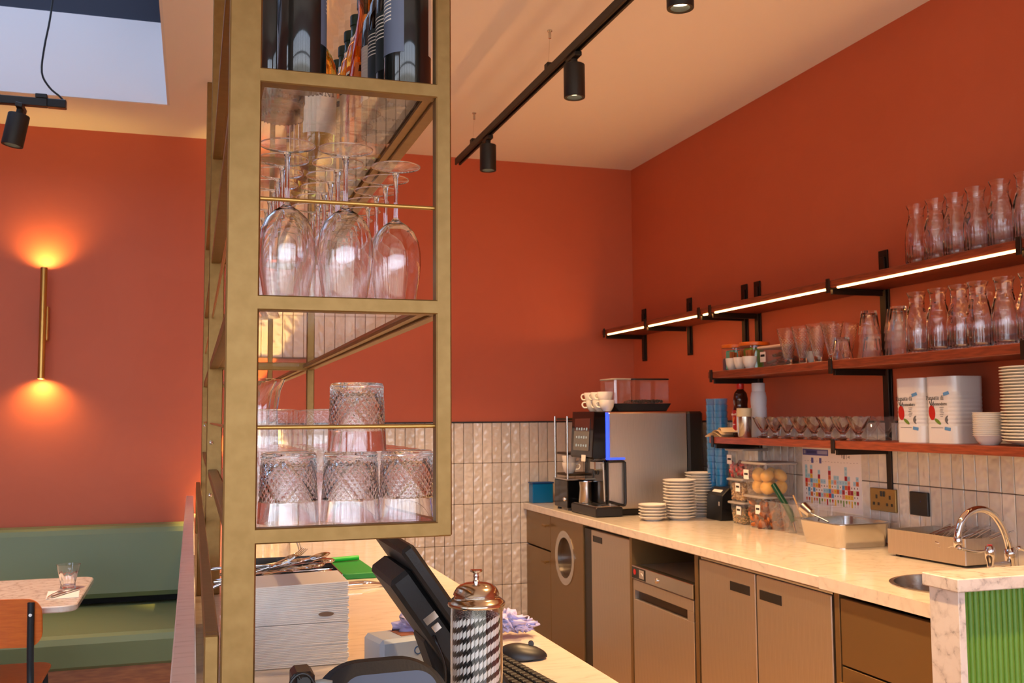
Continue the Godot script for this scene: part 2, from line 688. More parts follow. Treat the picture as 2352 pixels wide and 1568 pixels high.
	var w1 := struct("window_1", wf, M.black_trim, "black framed shopfront windows", "window")
	obj("pane", mb().lohi(V(-3.9, 0.17, FRONT + 0.065), V(2.5, 2.7, FRONT + 0.072)), M.sheet, w1)

	var ws := mb()  # side window added out of view, for more daylight and highlights in the glasses
	for k in 6:
		var z := -0.48 + k * 0.476
		ws.lohi(V(LEFT - 0.1, 0.5, z - (0.03 if k % 3 == 0 else 0.012)), V(LEFT - 0.04, 2.7, z + (0.03 if k % 3 == 0 else 0.012)))
	ws.lohi(V(LEFT - 0.1, 2.15, -0.48), V(LEFT - 0.04, 2.2, 1.9))
	ws.lohi(V(LEFT - 0.1, 0.5, -0.48), V(LEFT - 0.04, 0.55, 1.9))
	ws.lohi(V(LEFT - 0.1, 2.65, -0.48), V(LEFT - 0.04, 2.7, 1.9))
	var w3 := struct("window_3", ws, M.black_trim, "black framed window added in the unseen side wall for daylight and highlights", "window")
	obj("pane", mb().lohi(V(LEFT - 0.074, 0.55, -0.48), V(LEFT - 0.067, 2.65, 1.9)), M.sheet, w3)


func side_wall() -> MB:
	var b := mb()
	b.lohi(V(LEFT - 0.15, 0, BACK), V(LEFT, TOP, -0.48))
	b.lohi(V(LEFT - 0.15, 0, -0.48), V(LEFT, 0.5, 1.9))
	b.lohi(V(LEFT - 0.15, 2.7, -0.48), V(LEFT, TOP, 1.9))
	b.lohi(V(LEFT - 0.15, 0, 1.9), V(LEFT, TOP, FRONT))
	return b


func bench_side() -> void:
	var b := thing("bench", "green upholstered wall bench with a wooden plinth along the back wall", "bench", V(0, 0, 0))
	var x0 := LEFT + 0.02
	var x1 := -0.0285
	# back cushion, rounded top, leaning a little
	var pb := [P(-6.03, 0.50), P(-5.86, 0.505), P(-5.845, 0.53), P(-5.885, 0.84), P(-5.90, 0.865), P(-5.92, 0.876), P(-5.96, 0.878), P(-6.03, 0.878)]
	obj("backrest", side_prism(pb, x0, x1), M.bench, b)
	var ps := [P(-6.0, 0.30), P(-5.14, 0.30), P(-5.12, 0.315), P(-5.105, 0.42), P(-5.112, 0.448), P(-5.135, 0.46), P(-5.5, 0.466), P(-6.0, 0.46)]
	obj("seat", side_prism(ps, x0, x1), M.bench, b)
	obj("plinth", mb().lohi(V(x0, 0.0, -6.0), V(x1, 0.298, -5.2)), M.plinth, b)
	obj("gap_shade", mb().lohi(V(x0, 0.462, -6.0), V(x1, 0.50, -5.95)), M.dark_hole, b)  # near-black strip stands in for the shade in the gap under the backrest
	var sc := thing("wall_sconce", "tall slim brass wall sconce glowing up and down on the open terracotta wall", "lamp", V(-0.789, 1.982, BACK))
	var tb := mb().at(0, -0.305, 0.075)   # an open tube with a bulb at each end
	tb.lathe([P(0.0165, 0), P(0.018, 0), P(0.018, 0.61), P(0.0165, 0.61)], 24)
	tb.lathe([P(0.0165, 0.61), P(0.0165, 0.0)], 24)
	obj("tube", tb, M.rod, sc)
	obj("mount", mb().box(V(0.012, 0, 0.03), V(0.028, 0.19, 0.058), 0.004), M.rod, sc)
	for y in [0.262, -0.282]:
		obj("bulb", mb().cyl(V(0, y, 0.075), 0.012, 0.02, 12), glow(c8(255, 180, 90), 6.0), sc)
	dup(sc, V(0.335, 1.982, BACK), 0, "brass wall sconce hidden behind the shelf post, lighting the bench end")


func side_prism(poly_zy: Array, x0: float, x1: float) -> MB:   # outline in z, y swept along x
	var q := []
	for p in poly_zy:
		q.append(P(-p.x, p.y))
	var b := mb()
	b.t = Transform3D(Basis(V(0, 0, -1), V(0, 1, 0), V(1, 0, 0)), V(x0, 0, 0))
	b.prism(q, x1 - x0)
	return b


func bar_counter() -> void:
	var b := thing("bar_counter", "long bar counter with a polished pinkish marble worktop and raised stone edge", "counter", V(0, 0, 0))
	obj("worktop", mb().lohi(V(0.0125, 0.88, -6.03), V(0.824, BAR, -1.0), 0.003), M.bar_marble, b)
	obj("body", mb().lohi(V(0.0125, 0.0, -6.02), V(0.79, 0.879, -1.02)), M.laminate, b)
	obj("upstand", mb().lohi(V(-0.027, 0.0, -5.622), V(0.012, 1.05, -1.0), 0.0025), M.bar_marble, b)


func brass_shelf() -> void:
	var s := thing("display_shelf", "tall brass framed shelf with glass shelves standing on the bar", "shelf", V(0, 0, 0))
	var L0 := 0.0415
	var L1 := 0.0868
	var R0 := 0.343
	var R1 := 0.3665
	var lev := [1.277, 1.604, 1.933, 2.262]
	var zs := [-1.45, -3.23, -5.0]
	for z in zs:
		obj("post", mb().lohi(V(L0, BAR, z - 0.025), V(L1, TOP - 0.001, z), 0.0022), M.brass, s)
		obj("post", mb().lohi(V(R0, 1.277, z - 0.025), V(R1, TOP - 0.001, z), 0.0022), M.brass, s)
		for y in lev:
			obj("crossbar", mb().lohi(V(L1 - 0.005, y, z - 0.02505), V(R0 + 0.005, y + 0.0215, z + 0.00005), 0.0018), M.brass, s)
	for y in [1.766, 1.4385]:
		var r := mb()
		r.tube([V(L1 - 0.002, y, -1.4625), V(R0 + 0.002, y, -1.4625)], 0.0031, 12)
		obj("rod", r, M.rod, s)
	for k in 2:
		var z0: float = zs[k] - 0.025
		var z1: float = zs[k + 1]
		for y in lev:
			obj("side_rail", mb().lohi(V(L0 + 0.006, y + 0.001, z1), V(L1 - 0.014, y + 0.021, z0), 0.0015), M.brass, s)
			obj("side_rail", mb().lohi(V(R0 + 0.002, y + 0.001, z1), V(R1 - 0.001, y + 0.021, z0), 0.0015), M.brass, s)
			obj("lip", mb().lohi(V(R0 - 0.012, y + 0.006, z1), V(R0 + 0.002, y + 0.0115, z0)), M.brass, s)
			obj("lip", mb().lohi(V(L1 - 0.014, y + 0.006, z1), V(L1 + 0.006, y + 0.0115, z0)), M.brass, s)
			obj("glass_shelf", mb().lohi(V(L1 - 0.012, y + 0.0122, z1 + 0.001), V(R0 + 0.0015, y + 0.0212, z0 - 0.001)), M.sheet, s)
		for y in [1.766, 1.4385]:
			var r := mb()
			r.tube([V(L0 + 0.012, y, z0), V(L0 + 0.012, y, z1)], 0.003, 10)
			obj("rod", r, M.rod, s)
	# low guard rail on the customers' side
	obj("guard_post", mb().lohi(V(0.0195, BAR, -1.476), V(0.0392, 1.157, -1.452), 0.002), M.brass, s)
	obj("guard_rail", mb().lohi(V(0.0195, 1.136, -5.0), V(0.0392, 1.157, -1.476), 0.002), M.brass, s)
	for z in [-3.245, -5.0]:
		obj("guard_post", mb().lohi(V(0.0195, BAR, z), V(0.0392, 1.136, z + 0.024), 0.002), M.brass, s)
	for q in [[1.38, -3.225], [1.22, -3.225], [1.42, -4.995]]:
		var bo := mb()
		bo.rot(V(90, 0, 0), V(0.055, q[0], q[1]))
		bo.lathe([P(0, -0.001), P(0.006, -0.001), P(0.006, 0.003), P(0.004, 0.005), P(0, 0.006)], 12)
		obj("bolt", bo, M.chrome, s)


func back_counter() -> void:
	var X := 2.003
	var w := thing("worktop", "long pale marble worktop along the tiled right wall", "worktop", V(0, 0, 0))
	# slab with a round sink cut-out
	var zc := -2.61
	var hole := []
	for i in 25:
		var a := TAU * i / 24
		hole.append(P(2.29 + cos(a) * 0.20, zc + sin(a) * 0.20))
	var sl := mb()
	sl.lohi(V(1.984, 0.88, BACK + 0.012), V(2.75, BAR, zc - 0.30), 0.003)
	sl.lohi(V(1.984, 0.88, zc + 0.30), V(2.75, BAR, -2.168), 0.003)
	sl.t = Transform3D(Basis(V(1, 0, 0), V(0, 0, 1), V(0, -1, 0)), V(0, BAR, 0))
	var half1 := [P(1.984, zc - 0.30), P(2.75, zc - 0.30), P(2.75, zc)]
	for i in range(0, 13):
		half1.append(P(2.29 + cos(-PI * i / 12) * 0.20, zc + sin(-PI * i / 12) * 0.20))
	half1.append(P(1.984, zc))
	var half2 := [P(1.984, zc + 0.30), P(1.984, zc)]
	for i in range(0, 13):
		half2.append(P(2.29 - cos(PI * i / 12) * 0.20, zc + sin(PI * i / 12) * 0.20))
	half2.append_array([P(2.75, zc), P(2.75, zc + 0.30)])
	sl.prism(half1, 0.04)
	sl.prism(half2, 0.04)
	obj("slab", sl, M.top_marble, w)
	var sk := thing("sink", "round stainless hand basin let into the marble worktop", "sink", V(2.29, BAR, zc))
	obj("bowl", mb().lathe([P(0, -0.15), P(0.12, -0.15), P(0.19, -0.11), P(0.198, 0.0), P(0.208, 0.001), P(0.208, 0.003), P(0.194, 0.004), P(0.185, -0.10), P(0.115, -0.142), P(0.0, -0.144)], 40), M.steel_smooth, sk)
	obj("drain", mb().cyl(V(0, -0.1438, 0), 0.03, 0.003, 20, 0.001), M.chrome, sk)
	# units under it; each a thing
	var u := thing("cupboard", "bronze double-door cupboard with a round steel waste hole, nearest the tiled back wall", "cupboard", V(0, 0, 0))
	obj("carcass", mb().lohi(V(X + 0.022, 0.1, -6.03), V(2.72, 0.878, -5.09)), M.bronze_dark, u)
	obj("toe_kick", mb().lohi(V(X + 0.06, 0.0, -6.03), V(2.72, 0.1, -5.09)), M.dark_hole, u)
	var d1 := obj("door", mb().lohi(V(X, 0.674, -6.028), V(X + 0.02, 0.874, -5.590), 0.0015), M.bronze, u)
	var d2 := obj("door", mb().lohi(V(X, 0.1, -6.028), V(X + 0.02, 0.664, -5.590), 0.0015), M.bronze, u)
	# door with the round hole: quarter frames round a ring
	var hz := -5.353
	var hy := 0.664
	var hr := 0.118
	var d3b := mb()
	d3b.t = to_left(V(X + 0.02, 0, hz))
	var za := -5.584 - hz
	var zb := -5.096 - hz
	var qa := [P(za, 0.874), P(za, hy)]
	var qb := [P(zb, 0.1), P(zb, hy)]
	for i in 17:
		qa.append(P(-cos(PI * i / 16) * hr, hy + sin(PI * i / 16) * hr))
	qa.append_array([P(zb, hy), P(zb, 0.874)])
	for i in 17:
		qb.append(P(cos(PI * i / 16) * hr, hy - sin(PI * i / 16) * hr))
	qb.append_array([P(za, hy), P(za, 0.1)])
	d3b.prism(qa, 0.02)
	d3b.prism(qb, 0.02)
	obj("door", d3b, M.bronze, u)
	var rg := mb()
	rg.t = Transform3D(Basis(V(0, 1, 0), V(-1, 0, 0), V(0, 0, 1)), V(X, hy, hz))
	rg.lathe([P(hr - 0.002, -0.18), P(hr, 0), P(0.150, 0.0005), P(0.150, 0.003), P(0.122, 0.005), P(hr - 0.006, 0.002), P(hr - 0.008, -0.18)], 48, 0, TAU, 0.4)
	obj("waste_ring", rg, M.steel_smooth, u)
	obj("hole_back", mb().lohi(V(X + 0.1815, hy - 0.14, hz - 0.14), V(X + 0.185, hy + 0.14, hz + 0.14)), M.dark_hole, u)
	for kz in [[0.818, -5.615, d1], [0.606, -5.625, d2]]:
		var k := mb()
		k.tube([V(X, kz[0], kz[1]), V(X - 0.03, kz[0], kz[1])], 0.005, 10)
		k.lohi(V(X - 0.036, kz[0] - 0.007, kz[1] - 0.03), V(X - 0.027, kz[0] + 0.007, kz[1] + 0.03), 0.002)
		obj("handle", k, M.brass, kz[2])
	var pan := [-5.078, -4.452, -3.796, -2.838]
	var where := ["after the round waste hole", "between the slim fridge and the warm drawer unit", "before the double fridge", "after the double fridge"]
	for i in 4:
		var z: float = pan[i]
		tag(obj("divider_panel", mb().lohi(V(X - 0.003, 0.0, z - 0.013), V(2.72, 0.878, z + 0.013), 0.001), M.bronze), "thin bronze divider panel under the worktop " + where[i], "panel")
	# slim fridge: dark open side, steel door
	var f1 := thing("undercounter_fridge", "slim steel fridge with one door and a dark gap, beside the round waste hole", "fridge", V(0, 0, 0))
	obj("cabinet", mb().lohi(V(X + 0.03, 0.0, -5.062), V(2.7, 0.87, -4.468)), M.black, f1)
	obj("door", mb().lohi(V(X, 0.06, -4.955), V(X + 0.028, 0.862, -4.47), 0.003), M.steel, f1)
	obj("handle", mb().lohi(V(X - 0.002, 0.803, -4.93), V(X + 0.003, 0.834, -4.807), 0.001), M.black, f1)
	obj("hinge_strip", mb().lohi(V(X + 0.004, 0.06, -5.06), V(X + 0.029, 0.862, -4.958), 0.002), M.black, f1)
	# warm drawer unit
	var wd := thing("dishwasher", "steel undercounter dishwasher with a red display and long dark handle slot", "dishwasher", V(0, 0, 0))
	obj("cabinet", mb().lohi(V(X + 0.035, 0.0, -4.437), V(2.7, 0.748, -3.812)), M.steel, wd)
	obj("control_panel", mb().lohi(V(X - 0.004, 0.688, -4.436), V(X + 0.034, 0.750, -3.826), 0.002), M.steel_smooth, wd)
	obj("display", mb().lohi(V(X - 0.006, 0.692, -4.434), V(X - 0.003, 0.744, -4.288), 0.001), M.black_gloss, wd)
	var dm := mb()
	dm.rot(V(0, 0, 90), V(X - 0.0055, 0.722, -4.40))
	dm.cyl(V(0, 0, 0), 0.013, 0.002, 14)
	obj("red_lamp", dm, glow(c8(220, 20, 16), 0.8), wd)
	obj("badge", mb().lohi(V(X - 0.0075, 0.700, -4.35), V(X - 0.006, 0.738, -4.30), 0.0005), M.grey_plastic, wd)
	var ll := mb()
	ll.t = to_left(V(X - 0.0075, 0.716, -4.325))
	ll.tube(arc(V(0, -0.004, 0), V(0.014, 0, 0), V(0, 0.012, 0), 10, 170, 8), 0.0022, 6)
	obj("emblem", ll, M.china, wd)
	var kn := mb()
	kn.rot(V(0, 0, 90), V(X - 0.004, 0.715, -4.17))
	kn.lathe([P(0, 0), P(0.012, 0), P(0.012, 0.006), P(0.008, 0.009), P(0, 0.009)], 16)
	obj("lock", kn, M.chrome, wd)
	# door with a slot
	var dd := mb()
	dd.lohi(V(X, 0.06, -4.434), V(X + 0.03, 0.594, -3.83), 0.002)
	dd.lohi(V(X, 0.636, -4.434), V(X + 0.03, 0.684, -3.83), 0.002)
	dd.lohi(V(X, 0.594, -4.434), V(X + 0.03, 0.636, -4.418), 0.001)
	dd.lohi(V(X, 0.594, -3.886), V(X + 0.03, 0.636, -3.83), 0.001)
	obj("door", dd, M.steel, wd)
	obj("handle_slot", mb().lohi(V(X + 0.022, 0.594, -4.418), V(X + 0.03, 0.636, -3.886)), M.bronze_dark, wd)
	# double fridge
	var f2 := thing("double_fridge", "wide steel fridge with two doors and dark recessed handles near the marble end", "fridge", V(0, 0, 0))
	obj("cabinet", mb().lohi(V(X + 0.035, 0.0, -3.78), V(2.7, 0.87, -2.853)), M.black, f2)
	var da := obj("door", mb().lohi(V(X, 0.06, -3.774), V(X + 0.032, 0.862, -3.342), 0.003), M.steel, f2)
	var db := obj("door", mb().lohi(V(X, 0.06, -3.332), V(X + 0.032, 0.862, -2.872), 0.003), M.steel, f2)
	obj("handle", mb().lohi(V(X - 0.002, 0.777, -3.523), V(X + 0.003, 0.812, -3.379), 0.001), M.black, da)
	obj("handle", mb().lohi(V(X - 0.002, 0.777, -3.309), V(X + 0.003, 0.812, -3.165), 0.001), M.black, db)
	obj("top_bar", mb().lohi(V(X + 0.006, 0.864, -3.774), V(X + 0.03, 0.872, -2.872), 0.001), M.chrome, f2)
	# drawers
	var dr := thing("drawer_unit", "bronze drawer unit beside the marble return wall", "drawers", V(0, 0, 0))
	obj("carcass", mb().lohi(V(X + 0.022, 0.0, -2.82), V(2.72, 0.755, -2.172)), M.bronze_dark, dr)
	var g1 := obj("drawer", mb().lohi(V(X, 0.652, -2.822), V(X + 0.02, 0.862, -2.175), 0.0015), M.bronze, dr)
	var g2 := obj("drawer", mb().lohi(V(X, 0.1, -2.822), V(X + 0.02, 0.646, -2.175), 0.0015), M.bronze, dr)
	for q in [[g2, 0.60]]:
		var k := mb()
		k.lohi(V(X - 0.03, q[1] - 0.006, -2.80), V(X - 0.02, q[1] + 0.006, -2.72), 0.002)
		k.lohi(V(X - 0.022, q[1] - 0.004, -2.77), V(X, q[1] + 0.004, -2.76))
		obj("handle", k, M.brass, q[0])
	# marble return with green fluting
	var r := thing("marble_return", "pale marble end wall of the counter with a bright green fluted front", "counter", V(0, 0, 0))
	obj("capping", mb().lohi(V(1.782, 1.0175, -2.166), V(3.0 - 0.25, 1.05, -2.037), 0.0025), M.marble, r)
	obj("end_panel", mb().lohi(V(1.790, 0.0, -2.15), V(1.811, 1.017, -2.047), 0.0015), M.marble, r)
	obj("back_panel", mb().lohi(V(1.8115, 0.0, -2.15), V(2.75, 1.017, -2.10)), M.marble, r)
	obj("flute_backing", mb().lohi(V(1.8115, 0.0, -2.0995), V(2.75, 1.017, -2.086)), M.flute, r)
	var fm := mb()
	fm.lathe([P(0.0, 0.0), P(0.0085, 0.0), P(0.0085, 1.0165), P(0, 1.0165)], 14)
	var fmesh := fm.mesh()
	for i in 34:
		var o := obj("flute", fmesh, M.flute, r)
		o.position = V(1.8205 + i * 0.0172, 0, -2.083)


func wall_shelves() -> void:
	var XF := 2.475
	var rows := [[2.0, "top", -5.90, 0.03], [1.673, "middle", -4.53, 0.034], [1.347, "lowest", -4.53, 0.031]]
	var names := ["upper wooden wall shelf with a glowing light strip under its front edge", "middle wooden wall shelf crowded with glass carafes", "lowest dark wooden wall shelf carrying dessert glasses and tins"]
	for k in 3:
		var r = rows[k]
		var s := thing("wall_shelf", names[k], "shelf", V(0, 0, 0))
		var y: float = r[0]
		obj("board", mb().lohi(V(XF, y - r[3], r[2]), V(2.742, y, -1.62), 0.002), M.wood, s)
		var zs := [-3.505, -2.505, -1.7]
		if k == 0:
			zs = [-5.86, -5.255, -4.612, -4.495, -3.505, -2.505, -1.7]
		else:
			zs = [-4.495, -3.505, -2.505, -1.7]
		for z in zs:
			var a := mb()
			a.lohi(V(XF - 0.004, y - r[3] - 0.006, z - 0.004), V(2.73, y - r[3] - 0.0005, z + 0.02), 0.001)
			a.lohi(V(XF - 0.007, y - r[3] - 0.020, z - 0.006), V(XF - 0.001, y + 0.008, z + 0.016), 0.001)
			var ar := mb()
			ar.lohi(V(XF + 0.012, y - r[3] - 0.026, z), V(2.73, y - r[3] - 0.0055, z + 0.016), 0.001)
			var o := obj("bracket", a, M.bracket, s)
			obj("arm", ar, M.bracket, o)
	var ups := [[-5.868, 1.806, "farthest short", "nearest the back corner"], [-5.248, 1.806, "second short", "along from the back corner"], [-4.632, 1.806, "third short", "just left of the first tall one"], [-4.505, 1.14, "first tall", "behind the sauce bottle"], [-3.512, 1.10, "second tall", "running down to the brass socket"], [-2.512, 1.14, "third tall", "by the plate stack"], [-1.71, 1.14, "last tall", "near the shopfront"]]
	for q in ups:
		var b := mb()
		b.lohi(V(2.7525, q[1], q[0] - 0.028), V(2.7605, 2.14, q[0] + 0.028), 0.001)
		b.lohi(V(2.7435, q[1] + 0.01, q[0] - 0.012), V(2.7525, 2.11, q[0] + 0.020), 0.001)
		tag(obj("shelf_upright", b, M.bracket), "%s dark metal shelf upright on the wall, %s" % [q[2], q[3]], "bracket")
	# light strip under the front edge of the top shelf
	var ls := thing("light_strip", "warm glowing light strip along the upper wall shelf", "lamp", V(0, 0, 0))
	for q in [[-5.80, -5.265], [-5.205, -4.62], [-4.56, -4.502], [-4.44, -3.512], [-3.44, -2.512], [-2.44, -1.71]]:
		obj("light", mb().lohi(V(XF - 0.0045, 1.962, q[0]), V(XF + 0.006, 1.9695, q[1]), 0.001), M.led, ls)
		var al := AreaLight3D.new()
		al.name = "strip_light"
		al.area_size = Vector2(0.016, q[1] - q[0])
		al.light_color = Color(1.0, 0.66, 0.34)
		al.light_energy = 0.9 * (q[1] - q[0])
		al.area_range = 8.0
		al.shadow_enabled = true
		add_child(al, true)
		al.transform = Transform3D(Basis(V(1, 0, 0), V(0, 0, 1), V(0, 1, 0)).orthonormalized(), V(XF + 0.002, 1.9605, (q[0] + q[1]) / 2))
		al.look_at_from_position(V(XF + 0.002, 1.9605, (q[0] + q[1]) / 2), V(XF + 0.16, 1.0, (q[0] + q[1]) / 2), V(0, 0, 1))


func spot(at: Vector3, towards: Vector3, energy: float, angle: float, col: Color, size := 0.03) -> void:
	var l := SpotLight3D.new()
	l.name = "spot_light"
	l.light_color = col
	l.light_energy = energy
	l.spot_angle = angle
	l.spot_range = 12.0
	l.spot_attenuation = 2.0
	l.spot_angle_attenuation = 0.7
	l.light_size = size
	l.shadow_enabled = true
	add_child(l, true)
	l.look_at_from_position(at, at + towards, V(0, 0, 1) if absf(towards.normalized().y) > 0.9 else V(0, 1, 0))


func lights() -> void:
	var warm := Color(1.0, 0.80, 0.56)
	# track along the bar
	var tk := thing("light_track", "long black light track hung under the ceiling on thin wires", "lamp track", V(0, 0, 0))
	var TX := 1.412
	var TY := 2.90
	var rl := mb()
	rl.lohi(V(TX - 0.017, TY - 0.018, -5.44), V(TX - 0.006, TY + 0.018, -0.6), 0.001)
	rl.lohi(V(TX + 0.006, TY - 0.018, -5.44), V(TX + 0.017, TY + 0.018, -0.6), 0.001)
	rl.lohi(V(TX - 0.007, TY + 0.006, -5.43), V(TX + 0.007, TY + 0.016, -0.6))
	obj("rail", rl, M.can, tk)
	for z in [-5.114, -3.909, -2.7, -1.5]:
		obj("clip", mb().lohi(V(TX - 0.012, TY + 0.018, z - 0.02), V(TX + 0.012, TY + 0.045, z + 0.02), 0.002), M.can, tk)
		var wr := mb()
		wr.tube([V(TX, TY + 0.04, z), V(TX + 0.008, TOP - 0.03, z)], 0.0007, 6)
		obj("wire", wr, M.steel_smooth, tk)
		obj("grip", mb().at(TX + 0.008, TOP - 0.036, z).lathe([P(0, 0), P(0.006, 0), P(0.006, 0.028), P(0.011, 0.031), P(0.011, 0.0358), P(0, 0.0358)], 14), M.steel_smooth, tk)
	var cans := [[-4.84, "farthest black spotlight on the long track"], [-3.62, "middle black spotlight on the long track"], [-2.715, "nearest black spotlight in view on the long track"], [-1.5, "black spotlight at the near end of the long track"]]
	var proto: Node3D = null
	for c in cans:
		var o: Node3D
		var p := V(TX + 0.004, TY - 0.026, c[0])
		if proto == null:
			o = thing("track_spotlight", c[1], "spotlight", p, 0, "spotlights on the long track")
			make_can(o)
			proto = o
		else:
			o = dup(proto, p, 0, c[1])
		spot(p + V(0, -0.172, 0), V(0.05, -1, 0), 4.6, 48, warm)
	var t2 := thing("short_light_track", "short black light track hung below the roof light", "lamp track", V(0, 0, 0))
	var y2 := 2.772
	var z2 := -4.5
	var b2 := mb()
	b2.lohi(V(-3.0, y2 - 0.017, z2 - 0.017), V(-0.60, y2 + 0.017, z2 + 0.017), 0.002)
	obj("rail", b2, M.can, t2)
	obj("end_cap", mb().lohi(V(-0.60, y2 - 0.018, z2 - 0.018), V(-0.527, y2 + 0.018, z2 + 0.018), 0.003), M.black, t2)
	obj("clip", mb().lohi(V(-0.645, y2 + 0.017, z2 - 0.02), V(-0.60, y2 + 0.035, z2 + 0.02), 0.002), M.can, t2)
	var cb := mb()
	var pts := [V(-0.54, y2 + 0.018, z2), V(-0.555, y2 + 0.035, z2), V(-0.595, y2 + 0.07, z2), V(-0.625, y2 + 0.13, z2), V(-0.618, y2 + 0.24, z2), V(-0.60, y2 + 0.36, z2), V(-0.588, y2 + 0.50, z2), V(-0.583, y2 + 0.70, z2), V(-0.58, y2 + 1.18, z2)]
	cb.tube(smooth(pts, 4), 0.0042, 8)
	obj("cable", cb, M.black, t2)
	var o2 := thing("track_spotlight", "black spotlight tilted on the short track near the roof light", "spotlight", V(-0.70, y2 - 0.024, z2), 0)
	make_can(o2)
	o2.rotation = V(0, 0, deg_to_rad(-10))
	var dn := V(-0.17, -1, 0).normalized()
	spot(o2.position + dn * 0.175, dn, 4.0, 40, warm)
	# sconce light, up and down
	var amber := Color(1.0, 0.80, 0.42)
	spot(V(-0.789, 1.982 + 0.295, BACK + 0.075), V(0, 0.85, -0.5), 0.3, 72, amber, 0.012)
	spot(V(-0.789, 1.982 - 0.295, BACK + 0.075), V(0, -0.85, -0.5), 0.3, 72, amber, 0.012)

	spot(V(0.335, 1.982 + 0.295, BACK + 0.075), V(0, 1, -0.1), 0.3, 30, amber, 0.012)
	spot(V(0.335, 1.982 - 0.295, BACK + 0.075), V(0, -1, -0.06), 6.0, 31, amber, 0.006)


func make_can(o: Node3D) -> void:
	var b := mb()
	b.lathe([P(0.030, -0.166), P(0.041, -0.168), P(0.042, -0.166), P(0.042, -0.036), P(0.040, -0.034), P(0, -0.034)], 32, 0, TAU, 0.5)
	b.lathe([P(0.034, -0.145), P(0.038, -0.1665)], 32)
	obj("housing", b, M.can, o)
	var l := mb()
	l.lathe([P(0, -0.1452), P(0.012, -0.1462), P(0.034, -0.1465), P(0.034, -0.143), P(0, -0.143)], 28)
	obj("lamp_disc", l, M.lamp, o)
	obj("neck", mb().cyl(V(0, -0.035, 0), 0.014, 0.026, 14), M.can, o)
	obj("adapter", mb().lohi(V(-0.014, -0.0125, -0.06), V(0.014, 0.006, 0.05), 0.002), M.can, o)


func smooth(pts: Array, k: int) -> Array:   # Catmull-Rom
	var out := []
	for i in pts.size() - 1:
		var a: Vector3 = pts[maxi(i - 1, 0)]
		var d: Vector3 = pts[mini(i + 2, pts.size() - 1)]
		for j in k:
			out.append(pts[i].cubic_interpolate(pts[i + 1], a, d, float(j) / k))
	out.append(pts[-1])
	return out


